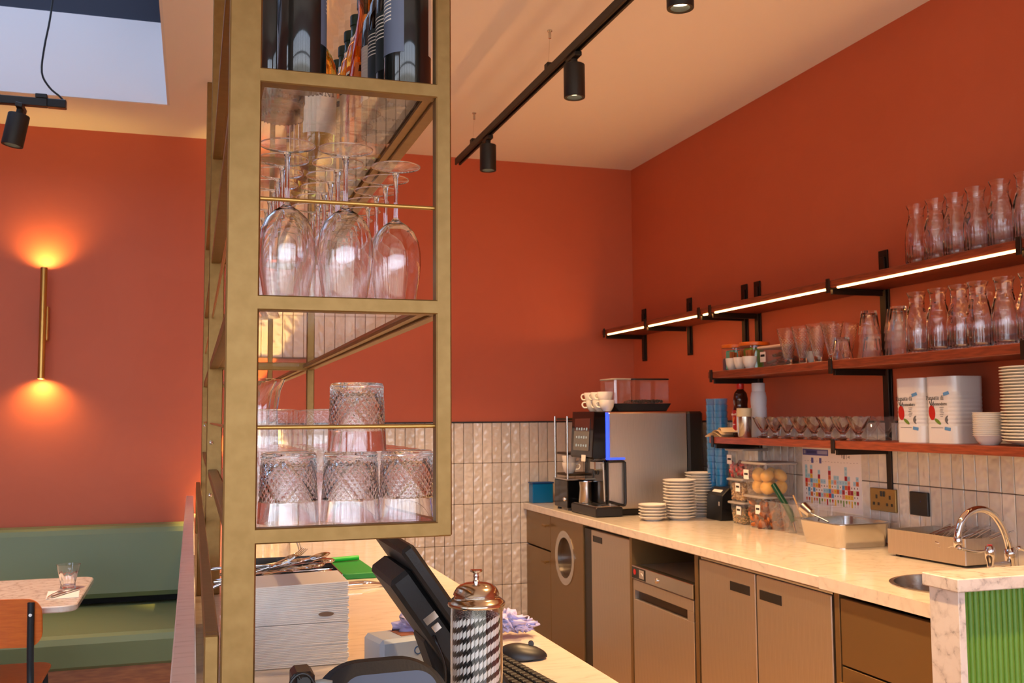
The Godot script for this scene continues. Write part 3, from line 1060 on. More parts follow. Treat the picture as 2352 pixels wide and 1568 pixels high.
func shelf_glassware() -> void:
	# --- upturned wine glasses on the middle glass shelf
	var y0 := 1.6254
	var outer := [P(0.0330, 0.0003), P(0.0362, 0.022), P(0.0402, 0.047), P(0.0428, 0.070), P(0.0426, 0.090), P(0.0392, 0.110), P(0.0315, 0.127), P(0.0195, 0.139), P(0.0085, 0.146), P(0.0042, 0.152)]
	var inner := [P(0.0, 0.1445), P(0.0085, 0.1425), P(0.0180, 0.1370), P(0.0298, 0.1252), P(0.0375, 0.1088), P(0.0407, 0.0895), P(0.0412, 0.070), P(0.0387, 0.047), P(0.0347, 0.022), P(0.0317, 0.0003), P(0.0330, 0.0003)]
	var stem := [P(0.0036, 0.150), P(0.0034, 0.17), P(0.0034, 0.202), P(0.0044, 0.222), P(0.0062, 0.2285)]
	var foot := [P(0.0, 0.2285), P(0.0062, 0.2288), P(0.011, 0.2335), P(0.024, 0.2375), P(0.0410, 0.2395), P(0.0418, 0.2402), P(0.0412, 0.2410), P(0.026, 0.2403), P(0.010, 0.2385), P(0.0, 0.2380)]
	var bowl_front := mb()
	bowl_front.lathe(outer + [P(0.0, 0.152)], 40)
	bowl_front.lathe(inner, 40)
	var solid_stem := mb().lathe([P(0.0, 0.150)] + stem + [P(0.0, 0.2285)], 20)
	var solid_foot := mb().lathe(foot, 36)
	var rim_m := mb().tube(arc(V(0, 0.2403, 0), V(0.0412, 0, 0), V(0, 0, 0.0412), 0, 360, 36), 0.0011, 8).mesh()
	var bowl_back := mb().lathe(outer, 32)
	var foot_back := mb().lathe(foot.slice(1, 7), 32)
	var meshes := [[bowl_front.mesh(), solid_stem.mesh(), solid_foot.mesh()], [bowl_back.mesh(), solid_stem.mesh(), foot_back.mesh()]]
	var cols := [["left", 0.131, 1.0], ["middle", 0.2195, 1.0], ["right", 0.302, 0.93]]
	var protos := [null, null]
	for r in 8:
		for c in 3:
			var kind := 0 if r == 0 else 1
			var p := V(cols[c][1], y0, -1.535 - r * 0.0895 - (0.02 if c == 2 else 0.0))
			var lb: String = "upturned wine glass on the brass shelf, %s column, %s row from the front" % [cols[c][0], ORD[r]]
			var o: Node3D
			if protos[kind] == null:
				o = thing("wine_glass", lb, "wine glass", p, 0, "upturned wine glasses on the middle glass shelf")
				obj("bowl", meshes[kind][0], M.glass if kind == 0 else M.sheet, o)
				obj("stem", meshes[kind][1], M.glass, o)
				obj("foot", meshes[kind][2], M.sheet, o)
				obj("foot_rim", rim_m, M.glass, o)
				protos[kind] = o
			else:
				o = dup(protos[kind], p, rng.randf() * TAU, lb)
			o.scale = Vector3.ONE * cols[c][2]
	# --- cut crystal tumblers, upside down
	var H := 0.102
	var relief := func(a: float, s: float) -> Vector2:
		var y := s * H
		var r := 0.0447 - 0.0040 * s
		var d := 0.0
		if s > 0.30 and s < 0.93:
			var t := (s - 0.30) / 0.63
			var w := smoothstep(0.0, 0.06, t) * smoothstep(1.0, 0.94, t)
			var u := a / TAU * 5.0
			var q := t * 1.0
			var big := minf(absf(fposmod(u + q, 1.0) - 0.5), absf(fposmod(u - q, 1.0) - 0.5)) * 2.0
			var f1 := absf(fposmod((u + q) * 6.0, 1.0) - 0.5) * 2.0
			var f2 := absf(fposmod((u - q) * 6.0, 1.0) - 0.5) * 2.0
			d = w * (0.0026 * clampf(1.0 - big * 4.0, 0.0, 1.0) + 0.0014 * (1.0 - minf(f1, f2)))
		if s > 0.96:
			r -= (s - 0.96) * 0.05
		return Vector2(r - d, y)
	var tb := mb().revolve(relief, 240, 72)
	tb.lathe([P(0.0387, H), P(0.034, H + 0.0008), P(0.030, H - 0.001), P(0.0, H - 0.0015)], 60, 0, TAU, 0.3)
	tb.lathe([P(0.0, H - 0.014), P(0.030, H - 0.015), P(0.0345, H - 0.021), P(0.0372, 0.05), P(0.0415, 0.0), P(0.0447, 0.0)], 60, 0, TAU, 0.9)
	var tmesh := tb.mesh()
	var shell := mb().revolve(relief, 100, 40)
	shell.lathe([P(0.0387, H), P(0.034, H + 0.0008), P(0.0, H - 0.001)], 40)
	var smesh := shell.mesh()
	var yb := 1.2984
	var tp: Node3D = null
	var ts: Node3D = null
	var tc := [["left", 0.1365], ["middle", 0.2285], ["right", 0.3175]]
	for r in 6:
		for c in 3:
			var p := V(tc[c][1], yb, -1.528 - r * 0.0925 - (0.012 if c == 2 else 0.0))
			var lb: String = "cut crystal tumbler upside down on the brass shelf, %s column, %s row from front" % [tc[c][0], ORD[r]]
			if r < 1:
				if tp == null:
					tp = thing("crystal_tumbler", lb, "tumbler", p, 0.3, "cut crystal tumblers on the lowest glass shelf")
					obj("glass_body", tmesh, M.glass, tp)
				else:
					dup(tp, p, 0.3 + c * 0.45, lb)
			elif ts == null:
				ts = thing("crystal_tumbler", lb, "tumbler", p, 0.3, "cut crystal tumblers on the lowest glass shelf")
				obj("glass_body", smesh, M.sheet, ts)
			else:
				dup(ts, p, rng.randf() * TAU, lb)
	dup(tp, V(0.2385, yb + H + 0.0012, -1.534), 0.95, "single cut crystal tumbler standing upside down on top of the front row")
	for r in 3:
		for c in 2:
			var o := dup(ts, V(0.135 + c * 0.094, yb + H + 0.0012, -1.80 - r * 0.1), rng.randf() * TAU, "shallow crystal glass of the upper layer, %s side, %s back" % [["left", "right"][c], ORD[r]])
			o.scale = V(1, 0.64, 1)
	for k in 2:
		var o := thing("glass_vase", ["tall clear glass vase with a flared rim behind the crystal tumblers", "second clear glass vase standing behind the first on the brass shelf"][k], "vase", V(0.131, yb, -2.30 - k * 0.16))
		obj("vase_body", mb().lathe([P(0.0, 0.0), P(0.058, 0.0), P(0.060, 0.01), P(0.052, 0.10), P(0.050, 0.17), P(0.056, 0.215), P(0.066, 0.24), P(0.063, 0.24), P(0.053, 0.215), P(0.047, 0.17), P(0.049, 0.10), P(0.056, 0.014), P(0.0, 0.012)], 36), M.glass, o)
	# --- bottles on the top glass shelf
	var yt := 1.9545
	var body := [P(0.0, 0.004), P(0.030, 0.0), P(0.0355, 0.002), P(0.0372, 0.006), P(0.0375, 0.19), P(0.0345, 0.215), P(0.026, 0.235), P(0.0165, 0.250), P(0.0145, 0.262), P(0.0140, 0.295), P(0.0155, 0.296), P(0.0155, 0.303), P(0.0, 0.304)]
	var bm := mb().lathe(body, 36).mesh()
	var caps := mb().lathe([P(0.0146, 0.250), P(0.0152, 0.262), P(0.0150, 0.288), P(0.0165, 0.289), P(0.0165, 0.3045), P(0.0, 0.3055)], 24).mesh()
	var dot := mb()
	for i in 30:
		dot.blob(V(sin(TAU * i / 30) * 0.0352, 0.004, cos(TAU * i / 30) * 0.0352), V(0.0022, 0.004, 0.0022), 6, 4)
	var lab := mb().lathe([P(0.03775, 0.065), P(0.03775, 0.165)], 24, -1.1, 1.1).mesh()
	var dmats := [[M.green_dark, M.label_blue], [M.green_dark, M.label_dark], [M.brown_dark, M.label_dark], [M.green_dark, M.label_white]]
	var spots := [["left", 0.151, -1.535, 0, "front"], ["left", 0.128, -1.62, 1, "second"], ["left", 0.135, -1.705, 2, "third"], ["right", 0.317, -1.537, 0, "front"], ["right", 0.3175, -1.615, 1, "second"], ["right", 0.3175, -1.695, 2, "third"], ["right", 0.319, -1.775, 3, "fourth"]]
	for q in spots:
		var o := thing("wine_bottle", "dark wine bottle on the top glass shelf, %s column, %s bottle" % [q[0], q[4]], "bottle", V(q[1], yt, q[2]), 0, "bottles on the top glass shelf")
		obj("bottle_body", bm, dmats[q[3]][0], o)
		obj("knurled_base", dot, M.green_dark, o)
		var l := obj("paper_label", lab, dmats[q[3]][1], o)
		l.rotation.y = 1.85 if q[0] == "left" else (-1.45 if q[4] == "front" else -0.95)
		if q[0] == "right" and q[4] == "front":
			var l2 := obj("paper_label", lab, M.label_white, o)
			l2.rotation.y = 1.95
		var lines := mb()
		for i in 7:
			lines.lathe([P(0.0379, 0.155 - i * 0.006), P(0.0379, 0.157 - i * 0.006)], 10, -0.7, 0.5)
		var ln := obj("small_print", lines, M.paper, l)
		ln.set_meta("kind", "stuff")
		obj("capsule", caps, M.capsule, o)
	for k in 9:
		var amber := k == 0
		var o := thing("liqueur_bottle", ("amber liqueur bottle with sloping shoulders behind the dark bottles" if amber else "yellow liqueur bottle with a dark green cap, %s behind the amber one" % ORD[k - 1]), "bottle", V(0.302 if amber else 0.316, yt, -1.855 - k * 0.0915), 0, "bottles on the top glass shelf")
		if amber:
			obj("bottle_body", mb().lathe([P(0, 0.003), P(0.036, 0.0), P(0.040, 0.004), P(0.0375, 0.09), P(0.024, 0.20), P(0.0145, 0.26), P(0.0145, 0.30), P(0, 0.301)], 36), M.amber_liquor, o)
			continue
		obj("bottle_body", bm, M.yellow_liquor, o)
		var cp := obj("capsule", mb().lathe([P(0.0146, 0.245), P(0.0156, 0.247), P(0.0156, 0.272), P(0.0152, 0.273), P(0.0152, 0.288), P(0.0170, 0.290), P(0.0170, 0.309), P(0.0160, 0.3105), P(0.0, 0.3105)], 28, 0, TAU, 0.5), M.capsule, o)
		obj("neck_band", mb().lathe([P(0.0154, 0.250), P(0.0164, 0.2505), P(0.0164, 0.2655), P(0.0154, 0.266)], 24), M.label_white, o)
		var l := obj("paper_label", lab, M.label_white, o)
		l.rotation.y = -0.9
		var st := mb()
		st.lathe([P(0.0379, 0.148), P(0.0379, 0.160)], 16, -0.9, 0.9)
		obj("title_band", st, M.ink, l)
		o.scale = V(1, 1.068, 1)
	for k in 4:
		var o := thing("liqueur_bottle", "clear yellow liqueur bottle of the inner column, %s from the front" % ORD[k], "bottle", V(0.232, yt, -2.02 - k * 0.10), 0, "bottles on the top glass shelf")
		obj("bottle_body", bm, M.yellow_liquor, o)
		obj("capsule", caps, M.capsule, o)
		var l := obj("paper_label", lab, M.label_white, o)
		l.rotation.y = 0.1
		var tx := text("lettering", "ANNI", 0.02, M.ink, l, Transform3D(Basis(), V(0, 0.145, 0.0377)), "Droid Serif", 0.0012)
		tx.scale = V(1, 1, 1)


func bar_things() -> void:
	# --- straw dispenser
	var DX := 0.4445
	var DZ := -1.6
	var d := thing("straw_dispenser", "glass straw dispenser with a domed chrome lid on the bar", "dispenser", V(DX, BAR + 0.0003, DZ))
	obj("glass_jar", mb().lathe([P(0.0, 0.0), P(0.0420, 0.0), P(0.0425, 0.002), P(0.0425, 0.226), P(0.0395, 0.226), P(0.0395, 0.012), P(0.0, 0.011)], 48), M.glass, d)
	obj("lid", mb().lathe([P(0.0405, 0.2262), P(0.0465, 0.2265), P(0.0472, 0.2285), P(0.0470, 0.2315), P(0.0440, 0.2340), P(0.0400, 0.2375), P(0.0368, 0.2395), P(0.0362, 0.2425), P(0.0375, 0.2440), P(0.0365, 0.2475), P(0.0325, 0.2545), P(0.0265, 0.2590), P(0.0180, 0.2620), P(0.0060, 0.2632), P(0.0, 0.2632)], 56, 0, TAU, 0.9), M.lid, d)
	obj("knob", mb().lathe([P(0.0055, 0.2625), P(0.0058, 0.2650), P(0.0040, 0.2668), P(0.0042, 0.2690), P(0.0052, 0.2720), P(0.0040, 0.2745), P(0.0046, 0.2775), P(0.0100, 0.2800), P(0.0104, 0.2815), P(0.0095, 0.2830), P(0.0, 0.2838)], 28), M.chrome, d)
	obj("rod", mb().cyl(V(0, 0.012, 0), 0.0018, 0.215, 10), M.chrome, d)
	obj("lift_plate", mb().cyl(V(0, 0.0125, 0), 0.036, 0.002, 30), M.chrome, d)
	var im := Image.create(64, 512, false, Image.FORMAT_RGB8)
	for y in 512:
		for x in 64:
			var s := fposmod(float(x) / 64.0 + float(y) / 512.0 * 10.5, 1.0)
			im.set_pixel(x, y, c8(24, 22, 22) if s < 0.46 else c8(240, 234, 224))
	var sm := pm(Color.WHITE, 0.7)
	sm.albedo_texture = ImageTexture.create_from_image(im)
	var straw_m := mb()
	straw_m.lathe([P(0.0030, 0.0), P(0.0030, 0.197)], 12)
	straw_m.lathe([P(0.0026, 0.197), P(0.0026, 0.10)], 12)
	var edge := mb()
	edge.lathe([P(0.0030, 0.197), P(0.0026, 0.197)], 12)
	var smesh := straw_m.mesh()
	var emesh := edge.mesh()
	var sp: Node3D = null
	var k := 0
	for ring in [[0.0355, 34], [0.0292, 28], [0.0230, 22], [0.0167, 16], [0.0105, 10], [0.0055, 5]]:
		for i in ring[1]:
			var a: float = TAU * i / ring[1] + ring[0] * 50.0
			var p := V(DX + sin(a) * ring[0], BAR + 0.0153, DZ + cos(a) * ring[0])
			var lb: String = "black and white spiral striped paper straw in the glass dispenser"
			if sp == null:
				sp = thing("paper_straw", lb, "straw", p, 0, "striped straws in the glass dispenser")
				obj("tube", smesh, sm, sp)
				obj("cut_edge", emesh, M.paper, sp)
			else:
				dup(sp, p, -(p.x - DX) * 140.0 + rng.randf_range(-0.35, 0.35), lb)
			k += 1
	# --- napkins, in two piles
	var nz := -2.315
	for h in 2:
		var o := thing("napkin_pile", ["lower folded pile of white paper napkins on the bar", "upper loose pile of white napkins with a small oval brown stamp"][h], "napkins", V(0.20, BAR + 0.0008 + h * 0.0905, nz))
		var b := mb()
		var n := 26 if h == 0 else 22
		var hh := 0.0895 / n if h == 0 else 0.083 / n
		for i in n:
			var w := 0.262 + rng.randf_range(-0.004, 0.004)
			b.t = Transform3D(Basis.from_euler(V(0, rng.randf_range(-0.01, 0.01), 0.02 * h * (float(i) / n))), V(rng.randf_range(-0.0015, 0.0015), (i + 0.5) * hh, rng.randf_range(-0.001, 0.001)))
			b.box(V(0, 0, 0), V(w, hh * 0.9, 0.17), hh * 0.42)
		obj("folded_sheets", b, M.paper, o)
		if h == 1:
			var st := mb()
			st.t = Transform3D(Basis(), V(0.082, -0.012 + 0.03, 0.0862))
			st.prism(ellipse(0.0165, 0.005), 0.0006)
			obj("oval_stamp", st, pm(c8(128, 100, 78), 0.9), o)
	# --- steel box with cutlery behind them
	var cb := thing("cutlery_box", "open stainless steel box of cutlery behind the white napkins", "box", V(0.22, BAR, -2.60))
	var bx := mb()
	bx.lohi(V(-0.125, 0.001, -0.18), V(0.125, 0.004, 0.18))
	bx.lohi(V(-0.125, 0.004, 0.178), V(0.125, 0.163, 0.18))
	bx.lohi(V(-0.125, 0.004, -0.18), V(0.125, 0.163, -0.178))
	bx.lohi(V(-0.125, 0.004, -0.178), V(-0.123, 0.163, 0.178))
	bx.lohi(V(0.123, 0.004, -0.178), V(0.125, 0.163, 0.178))
	obj("steel_tray", bx, M.steel_smooth, cb)
	for q in [-0.06, 0.06]:
		obj("divider", mb().lohi(V(-0.122, 0.004, q - 0.001), V(0.122, 0.150, q + 0.001)), M.steel_smooth, cb)
	obj("divider", mb().lohi(V(0.058, 0.004, -0.177), V(0.060, 0.150, -0.061)), M.steel_smooth, cb)
	var kinds := [["fork", cutlery("fork")], ["spoon", cutlery("spoon")], ["table_knife", cutlery("table_knife")]]
	var first := {}
	for i in 14:
		var kk: int = [0, 2, 1, 0, 2, 1, 1][i % 7]
		var nm: String = kinds[kk][0]
		var p := V(0.135 + (i % 7) * 0.018 + rng.randf_range(-0.004, 0.004), BAR + 0.1645 + (i / 7) * 0.0085 + rng.randf_range(0, 0.003), -2.47 - (i / 7) * 0.055)
		var lb: String = "steel %s in the heap above the steel cutlery box behind the napkins" % nm.replace("_", " ")
		var o: Node3D
		if not first.has(nm):
			o = thing(nm, lb, nm.replace("table_", ""), p, 0, "cutlery heaped in the steel box")
			obj("metal_body", kinds[kk][1], M.chrome, o)
			first[nm] = o
		else:
			o = dup(first[nm], p, 0, lb)
		o.rotation = V(rng.randf_range(-0.12, 0.16), rng.randf_range(-0.25, 0.75), rng.randf_range(-0.1, 0.45))
		o.scale = Vector3.ONE * 1.05
	# --- chopping board, handle, tongs, jug beyond
	var cbd := thing("chopping_board", "small green plastic chopping board on the far part of the bar", "chopping board", V(0.535, BAR + 0.0003, -3.54))
	var bp := mb()
	bp.t = Transform3D(Basis(V(1, 0, 0), V(0, 0, -1), V(0, 1, 0)), V(0, 0, 0))
	bp.prism(rrect(0.118, 0.33, 0.012), 0.019, 0.002)
	obj("board", bp, M.green_board, cbd)
	cbd.rotation.y = 0.03
	var gh := mb()
	gh.tube([V(-0.055, 0, 0.004), V(-0.05, 0, 0.004), V(0.05, 0.002, -0.004), V(0.055, 0.002, -0.004)], 0.0085, 14)
	var ghn := thing("rolling_handle", "bright green plastic handle lying across the far end of the chopping board", "handle", V(0.525, BAR + 0.0284, -3.66), 0.1)
	obj("grip", gh, M.green_handle, ghn)
	var tg := thing("tongs", "steel serving tongs lying in front of the green chopping board", "tongs", V(0.50, BAR + 0.0005, -3.2), 0.12)
	for s in [-1.0, 1.0]:
		var t2 := mb()
		t2.tube(smooth([V(-0.09, 0.006, 0.0), V(-0.06, 0.012, 0.012 * s), V(0.02, 0.014, 0.02 * s), V(0.08, 0.006, 0.012 * s)], 5), 0.0045, 8)
		t2.blob(V(0.088, 0.006, 0.011 * s), V(0.016, 0.0045, 0.009), 12, 8)
		obj("arm", t2, M.chrome, tg)
	var jg := thing("glass_jug", "clear round glass jug with dark banding at the far left of the bar", "jug", V(0.235, BAR + 0.0003, -3.35))
	obj("jug_body", mb().lathe([P(0, 0), P(0.065, 0.0), P(0.07, 0.01), P(0.075, 0.10), P(0.07, 0.17), P(0.067, 0.17), P(0.072, 0.10), P(0.067, 0.013), P(0, 0.012)], 32), M.glass, jg)
	obj("jug_handle", mb().tube(arc(V(0.073, 0.10, 0), V(0.03, 0, 0), V(0, 0.05, 0), -80, 80, 12), 0.005, 8), M.glass, jg)
	# --- till monitor, seen from its back edge
	var mo := thing("till_monitor", "black till touchscreen leaning back on the bar, seen edge-on", "monitor", V(0.47, BAR, -1.94))
	var tl := Basis.from_euler(V(0, 0, deg_to_rad(35)))   # face turned up and to the staff side
	var sb := mb()
	sb.t = Transform3D(tl, V(-0.018, 0.157, 0))
	sb.box(V(0.013, 0.0, 0), V(0.026, 0.33, 0.30), 0.006)
	obj("screen_case", sb, M.black_matt, mo)
	var sg := mb()
	sg.t = Transform3D(tl, V(-0.018, 0.157, 0))
	sg.box(V(0.0268, 0.0, 0), V(0.0012, 0.30, 0.27), 0.0004)
	obj("screen_glass", sg, M.black_gloss, mo)
	var hb := mb()
	hb.t = Transform3D(tl, V(-0.018, 0.157, 0))
	hb.box(V(-0.0235, -0.01, 0.01), V(0.046, 0.27, 0.22), 0.008)
	obj("back_housing", hb, M.black_matt, mo)
	var po := mb()
	po.t = Transform3D(tl, V(-0.018, 0.157, 0))
	po.lohi(V(-0.034, 0.02, 0.1195), V(-0.008, 0.034, 0.121))
	po.lohi(V(-0.030, 0.0, 0.1195), V(-0.014, 0.014, 0.123), 0.001)
	obj("port", po, M.steel_smooth, mo)
	var stn := mb()
	stn.lohi(V(-0.06, 0.0005, -0.09), V(0.09, 0.012, 0.09), 0.004)
	stn.t = Transform3D(Basis.from_euler(V(0, 0, deg_to_rad(20))), V(0.0, 0.012, 0))
	stn.lohi(V(-0.012, 0.0, -0.05), V(0.028, 0.11, 0.05), 0.004)
	obj("stand", stn, M.black_matt, mo)
	var cbl := mb()
	cbl.tube(smooth([V(-0.045, 0.135, 0.123), V(-0.043, 0.125, 0.135), V(-0.030, 0.09, 0.137), V(-0.028, 0.05, 0.135), V(-0.045, 0.012, 0.13), V(-0.06, 0.004, 0.10)], 5), 0.0032, 8)
	obj("cable", cbl, M.black, mo)
	# --- box of gloves, gloves, mouse, keyboard
	var gb := thing("glove_box", "white and pale blue box of disposable gloves with a brown top opening", "box", V(0.455, BAR + 0.0003, -2.19), 0.22)
	obj("carton", mb().lohi(V(-0.085, 0, -0.05), V(0.085, 0.066, 0.05), 0.008), pm(c8(178, 192, 206), 0.3), gb)
	obj("opening_panel", mb().lohi(V(-0.03, 0.0655, -0.03), V(0.08, 0.0672, 0.03), 0.0004), pm(c8(146, 88, 56), 0.6), gb)
	var lf := mb()
	lf.t = Transform3D(Basis(), V(0.030, 0.038, 0.0498))
	lf.prism(ellipse(0.02, 0.0055), 0.0008)
	obj("teal_mark", lf, pm(c8(20, 128, 128), 0.5), gb)
	var cr := mb()
	cr.tube(arc(V(0.000, 0.038, 0.0505), V(0.008, 0, 0), V(0, 0.008, 0), 0, 360, 20), 0.0012, 6)
	obj("round_mark", cr, pm(c8(40, 90, 150), 0.5), gb)
	obj("glove", crumple(V(0.03, 0.075, -0.02), V(0.045, 0.032, 0.03), 3), M.lilac, gb)
	var lg := thing("glove", "crumpled lilac disposable glove on the bar behind the straw dispenser", "glove", V(0.745, BAR + 0.012, -2.37))
	obj("cuff", crumple(V(-0.01, 0.024, 0), V(0.05, 0.022, 0.035), 5), M.lilac, lg)
	obj("fingers", crumple(V(0.03, 0.016, 0.005), V(0.032, 0.014, 0.018), 9), M.lilac, lg)
	var ms := thing("computer_mouse", "black computer mouse on the marble beside the straw dispenser", "mouse", V(0.698, BAR + 0.0003, -2.145), deg_to_rad(80))
	var mf := mb()
	mf.revolve(func(a: float, q: float) -> Vector2:
		var la := q * PI / 2
		var r := cos(la) * (1.0 / sqrt(pow(cos(a) / 0.058, 2) + pow(sin(a) / 0.032, 2)))
		return Vector2(maxf(r, 0.0), 0.004 + sin(la) * (0.030 + 0.006 * cos(a + PI) * cos(la))), 40, 16)
	mf.lathe([P(0, 0.0), P(0.03, 0.0), P(0.032, 0.004)], 24)
	obj("shell", mf, pm(c8(34, 32, 33), 0.42), ms)
	obj("wheel", mb().rot(V(0, 0, 90), V(0.004, 0.033, 0.022)).cyl(V(0, 0, 0), 0.006, 0.008, 14), M.black, ms)
	var kb := thing("keyboard", "black computer keyboard partly hidden behind the straw dispenser", "keyboard", V(0.612, BAR + 0.0003, -1.93), deg_to_rad(96))
	obj("case", mb().lohi(V(-0.21, 0.0, -0.07), V(0.21, 0.014, 0.07), 0.004), M.black, kb)
	var km := mb().box(V(0, 0, 0), V(0.0165, 0.008, 0.0165), 0.0022).mesh()
	for r in 6:
		for i in 22:
			var o := obj("key", km, M.black_matt, kb)
			o.position = V(-0.2 + i * 0.0191 + (r % 3) * 0.003 - 0.003, 0.0175, -0.053 + r * 0.0205)
	# --- card terminal with a round hood in the foreground
	var ct := thing("card_reader", "black rounded payment terminal hood in the foreground on the bar", "card reader", V(0.268, BAR + 0.0003, -1.49), 0.05)
	var sh := mb()
	sh.rot(V(-38, 0, 0), V(0, 0.082, -0.012))
	sh.prism(rrect(0.205, 0.165, 0.075, 10), 0.055, 0.01)
	obj("hood", sh, M.black_matt, ct)
	var scn := mb()
	scn.rot(V(-38, 0, 0), V(0, 0.082, -0.012))
	scn.t = scn.t * Transform3D(Basis(), V(0.012, 0.0, 0.0545))
	scn.prism(rrect(0.14, 0.105, 0.03, 8), 0.0012)
	obj("screen", scn, pm(c8(86, 98, 116), 0.1), ct)
	obj("foot", mb().lohi(V(-0.06, 0.0, -0.05), V(0.06, 0.05, 0.05), 0.01), M.black, ct)
	var bs := thing("barcode_scanner", "small black scanner with a coiled lead and grey trigger at the bar's edge", "scanner", V(0.153, BAR + 0.0003, -1.44))
	var sb2 := mb()
	sb2.lohi(V(-0.012, 0.0, -0.02), V(0.014, 0.155, 0.02), 0.005)
	sb2.lohi(V(-0.018, 0.150, -0.03), V(0.012, 0.186, 0.025), 0.006)
	obj("scanner_body", sb2, M.black, bs)
	var tg2 := mb()
	tg2.tube([V(0.010, 0.168, 0.02), V(0.022, 0.170, 0.024), V(0.034, 0.167, 0.024)], 0.0058, 12)
	obj("trigger", tg2, pm(c8(120, 122, 118), 0.4), bs)
	var lead := mb()
	lead.tube(arc(V(-0.006, 0.160, 0.028), V(0.018, 0, 0), V(0, 0.026, 0), -40, 220, 18), 0.0022, 8)
	lead.tube(arc(V(-0.014, 0.135, 0.026), V(0.012, 0, 0), V(0, 0.05, 0), 60, 300, 18), 0.002, 8)
	obj("lead", lead, M.black, bs)
	obj("cradle", mb().lohi(V(0.014, 0.128, -0.005), V(0.045, 0.138, 0.012), 0.003), M.black, bs)


func ellipse(a: float, b: float, k := 28) -> Array:
	var out := []
	for i in k:
		out.append(P(cos(TAU * i / k) * a, sin(TAU * i / k) * b))
	return out


func crumple(c: Vector3, r: Vector3, sd: int) -> MB:
	var f := FastNoiseLite.new()
	f.seed = sd
	f.frequency = 1.1
	f.fractal_octaves = 2
	var b := mb()
	b.at(c.x, c.y, c.z)
	b.revolve(func(a: float, s: float) -> Vector2:
		var la := s * PI - PI / 2
		var k := 1.0 + 0.75 * f.get_noise_3d(sin(a) * cos(la) * 2.0, sin(la) * 2.0, cos(a) * cos(la) * 2.0)
		var e := sqrt(pow(cos(a) * r.z, 2) + pow(sin(a) * r.x, 2))
		return Vector2(maxf(0.0, cos(la) * e * k), sin(la) * r.y * k), 28, 16)
	return b


func cutlery(kind: String) -> ArrayMesh:   # lies along x, about 0.2 long
	var b := mb()
	var outline := []
	if kind == "spoon":
		b.tube(smooth([V(-0.10, 0.001, 0), V(-0.05, 0.004, 0), V(0.03, 0.002, 0), V(0.055, 0.0, 0)], 4), 0.0035, 8, 0.0022)
		b.blob(V(0.075, 0.0, 0), V(0.028, 0.006, 0.018), 18, 10)
	elif kind == "fork":
		b.tube(smooth([V(-0.10, 0.001, 0), V(-0.05, 0.004, 0), V(0.03, 0.002, 0), V(0.05, 0.0, 0)], 4), 0.0035, 8, 0.0022)
		b.blob(V(0.058, 0.0, 0), V(0.016, 0.003, 0.0115), 14, 8)
		for i in 4:
			b.tube(smooth([V(0.064, 0.0, -0.0085 + i * 0.0057), V(0.085, -0.002, -0.0085 + i * 0.0057), V(0.106, 0.003, -0.008 + i * 0.0053)], 3), 0.0014, 6, 0.0007)
	else:
		b.tube([V(-0.10, 0.001, 0), V(-0.095, 0.001, 0), V(0.0, 0.001, 0), V(0.005, 0.001, 0)], 0.0055, 10, 0.0045)
		b.rot(V(-90, 0, 0), V(0, 0.0016, 0))
		outline = [P(0.0, -0.006), P(0.08, -0.008), P(0.105, -0.004), P(0.113, 0.006), P(0.1, 0.007), P(0.0, 0.006)]
		b.prism(outline, 0.0014)
	return b.mesh()


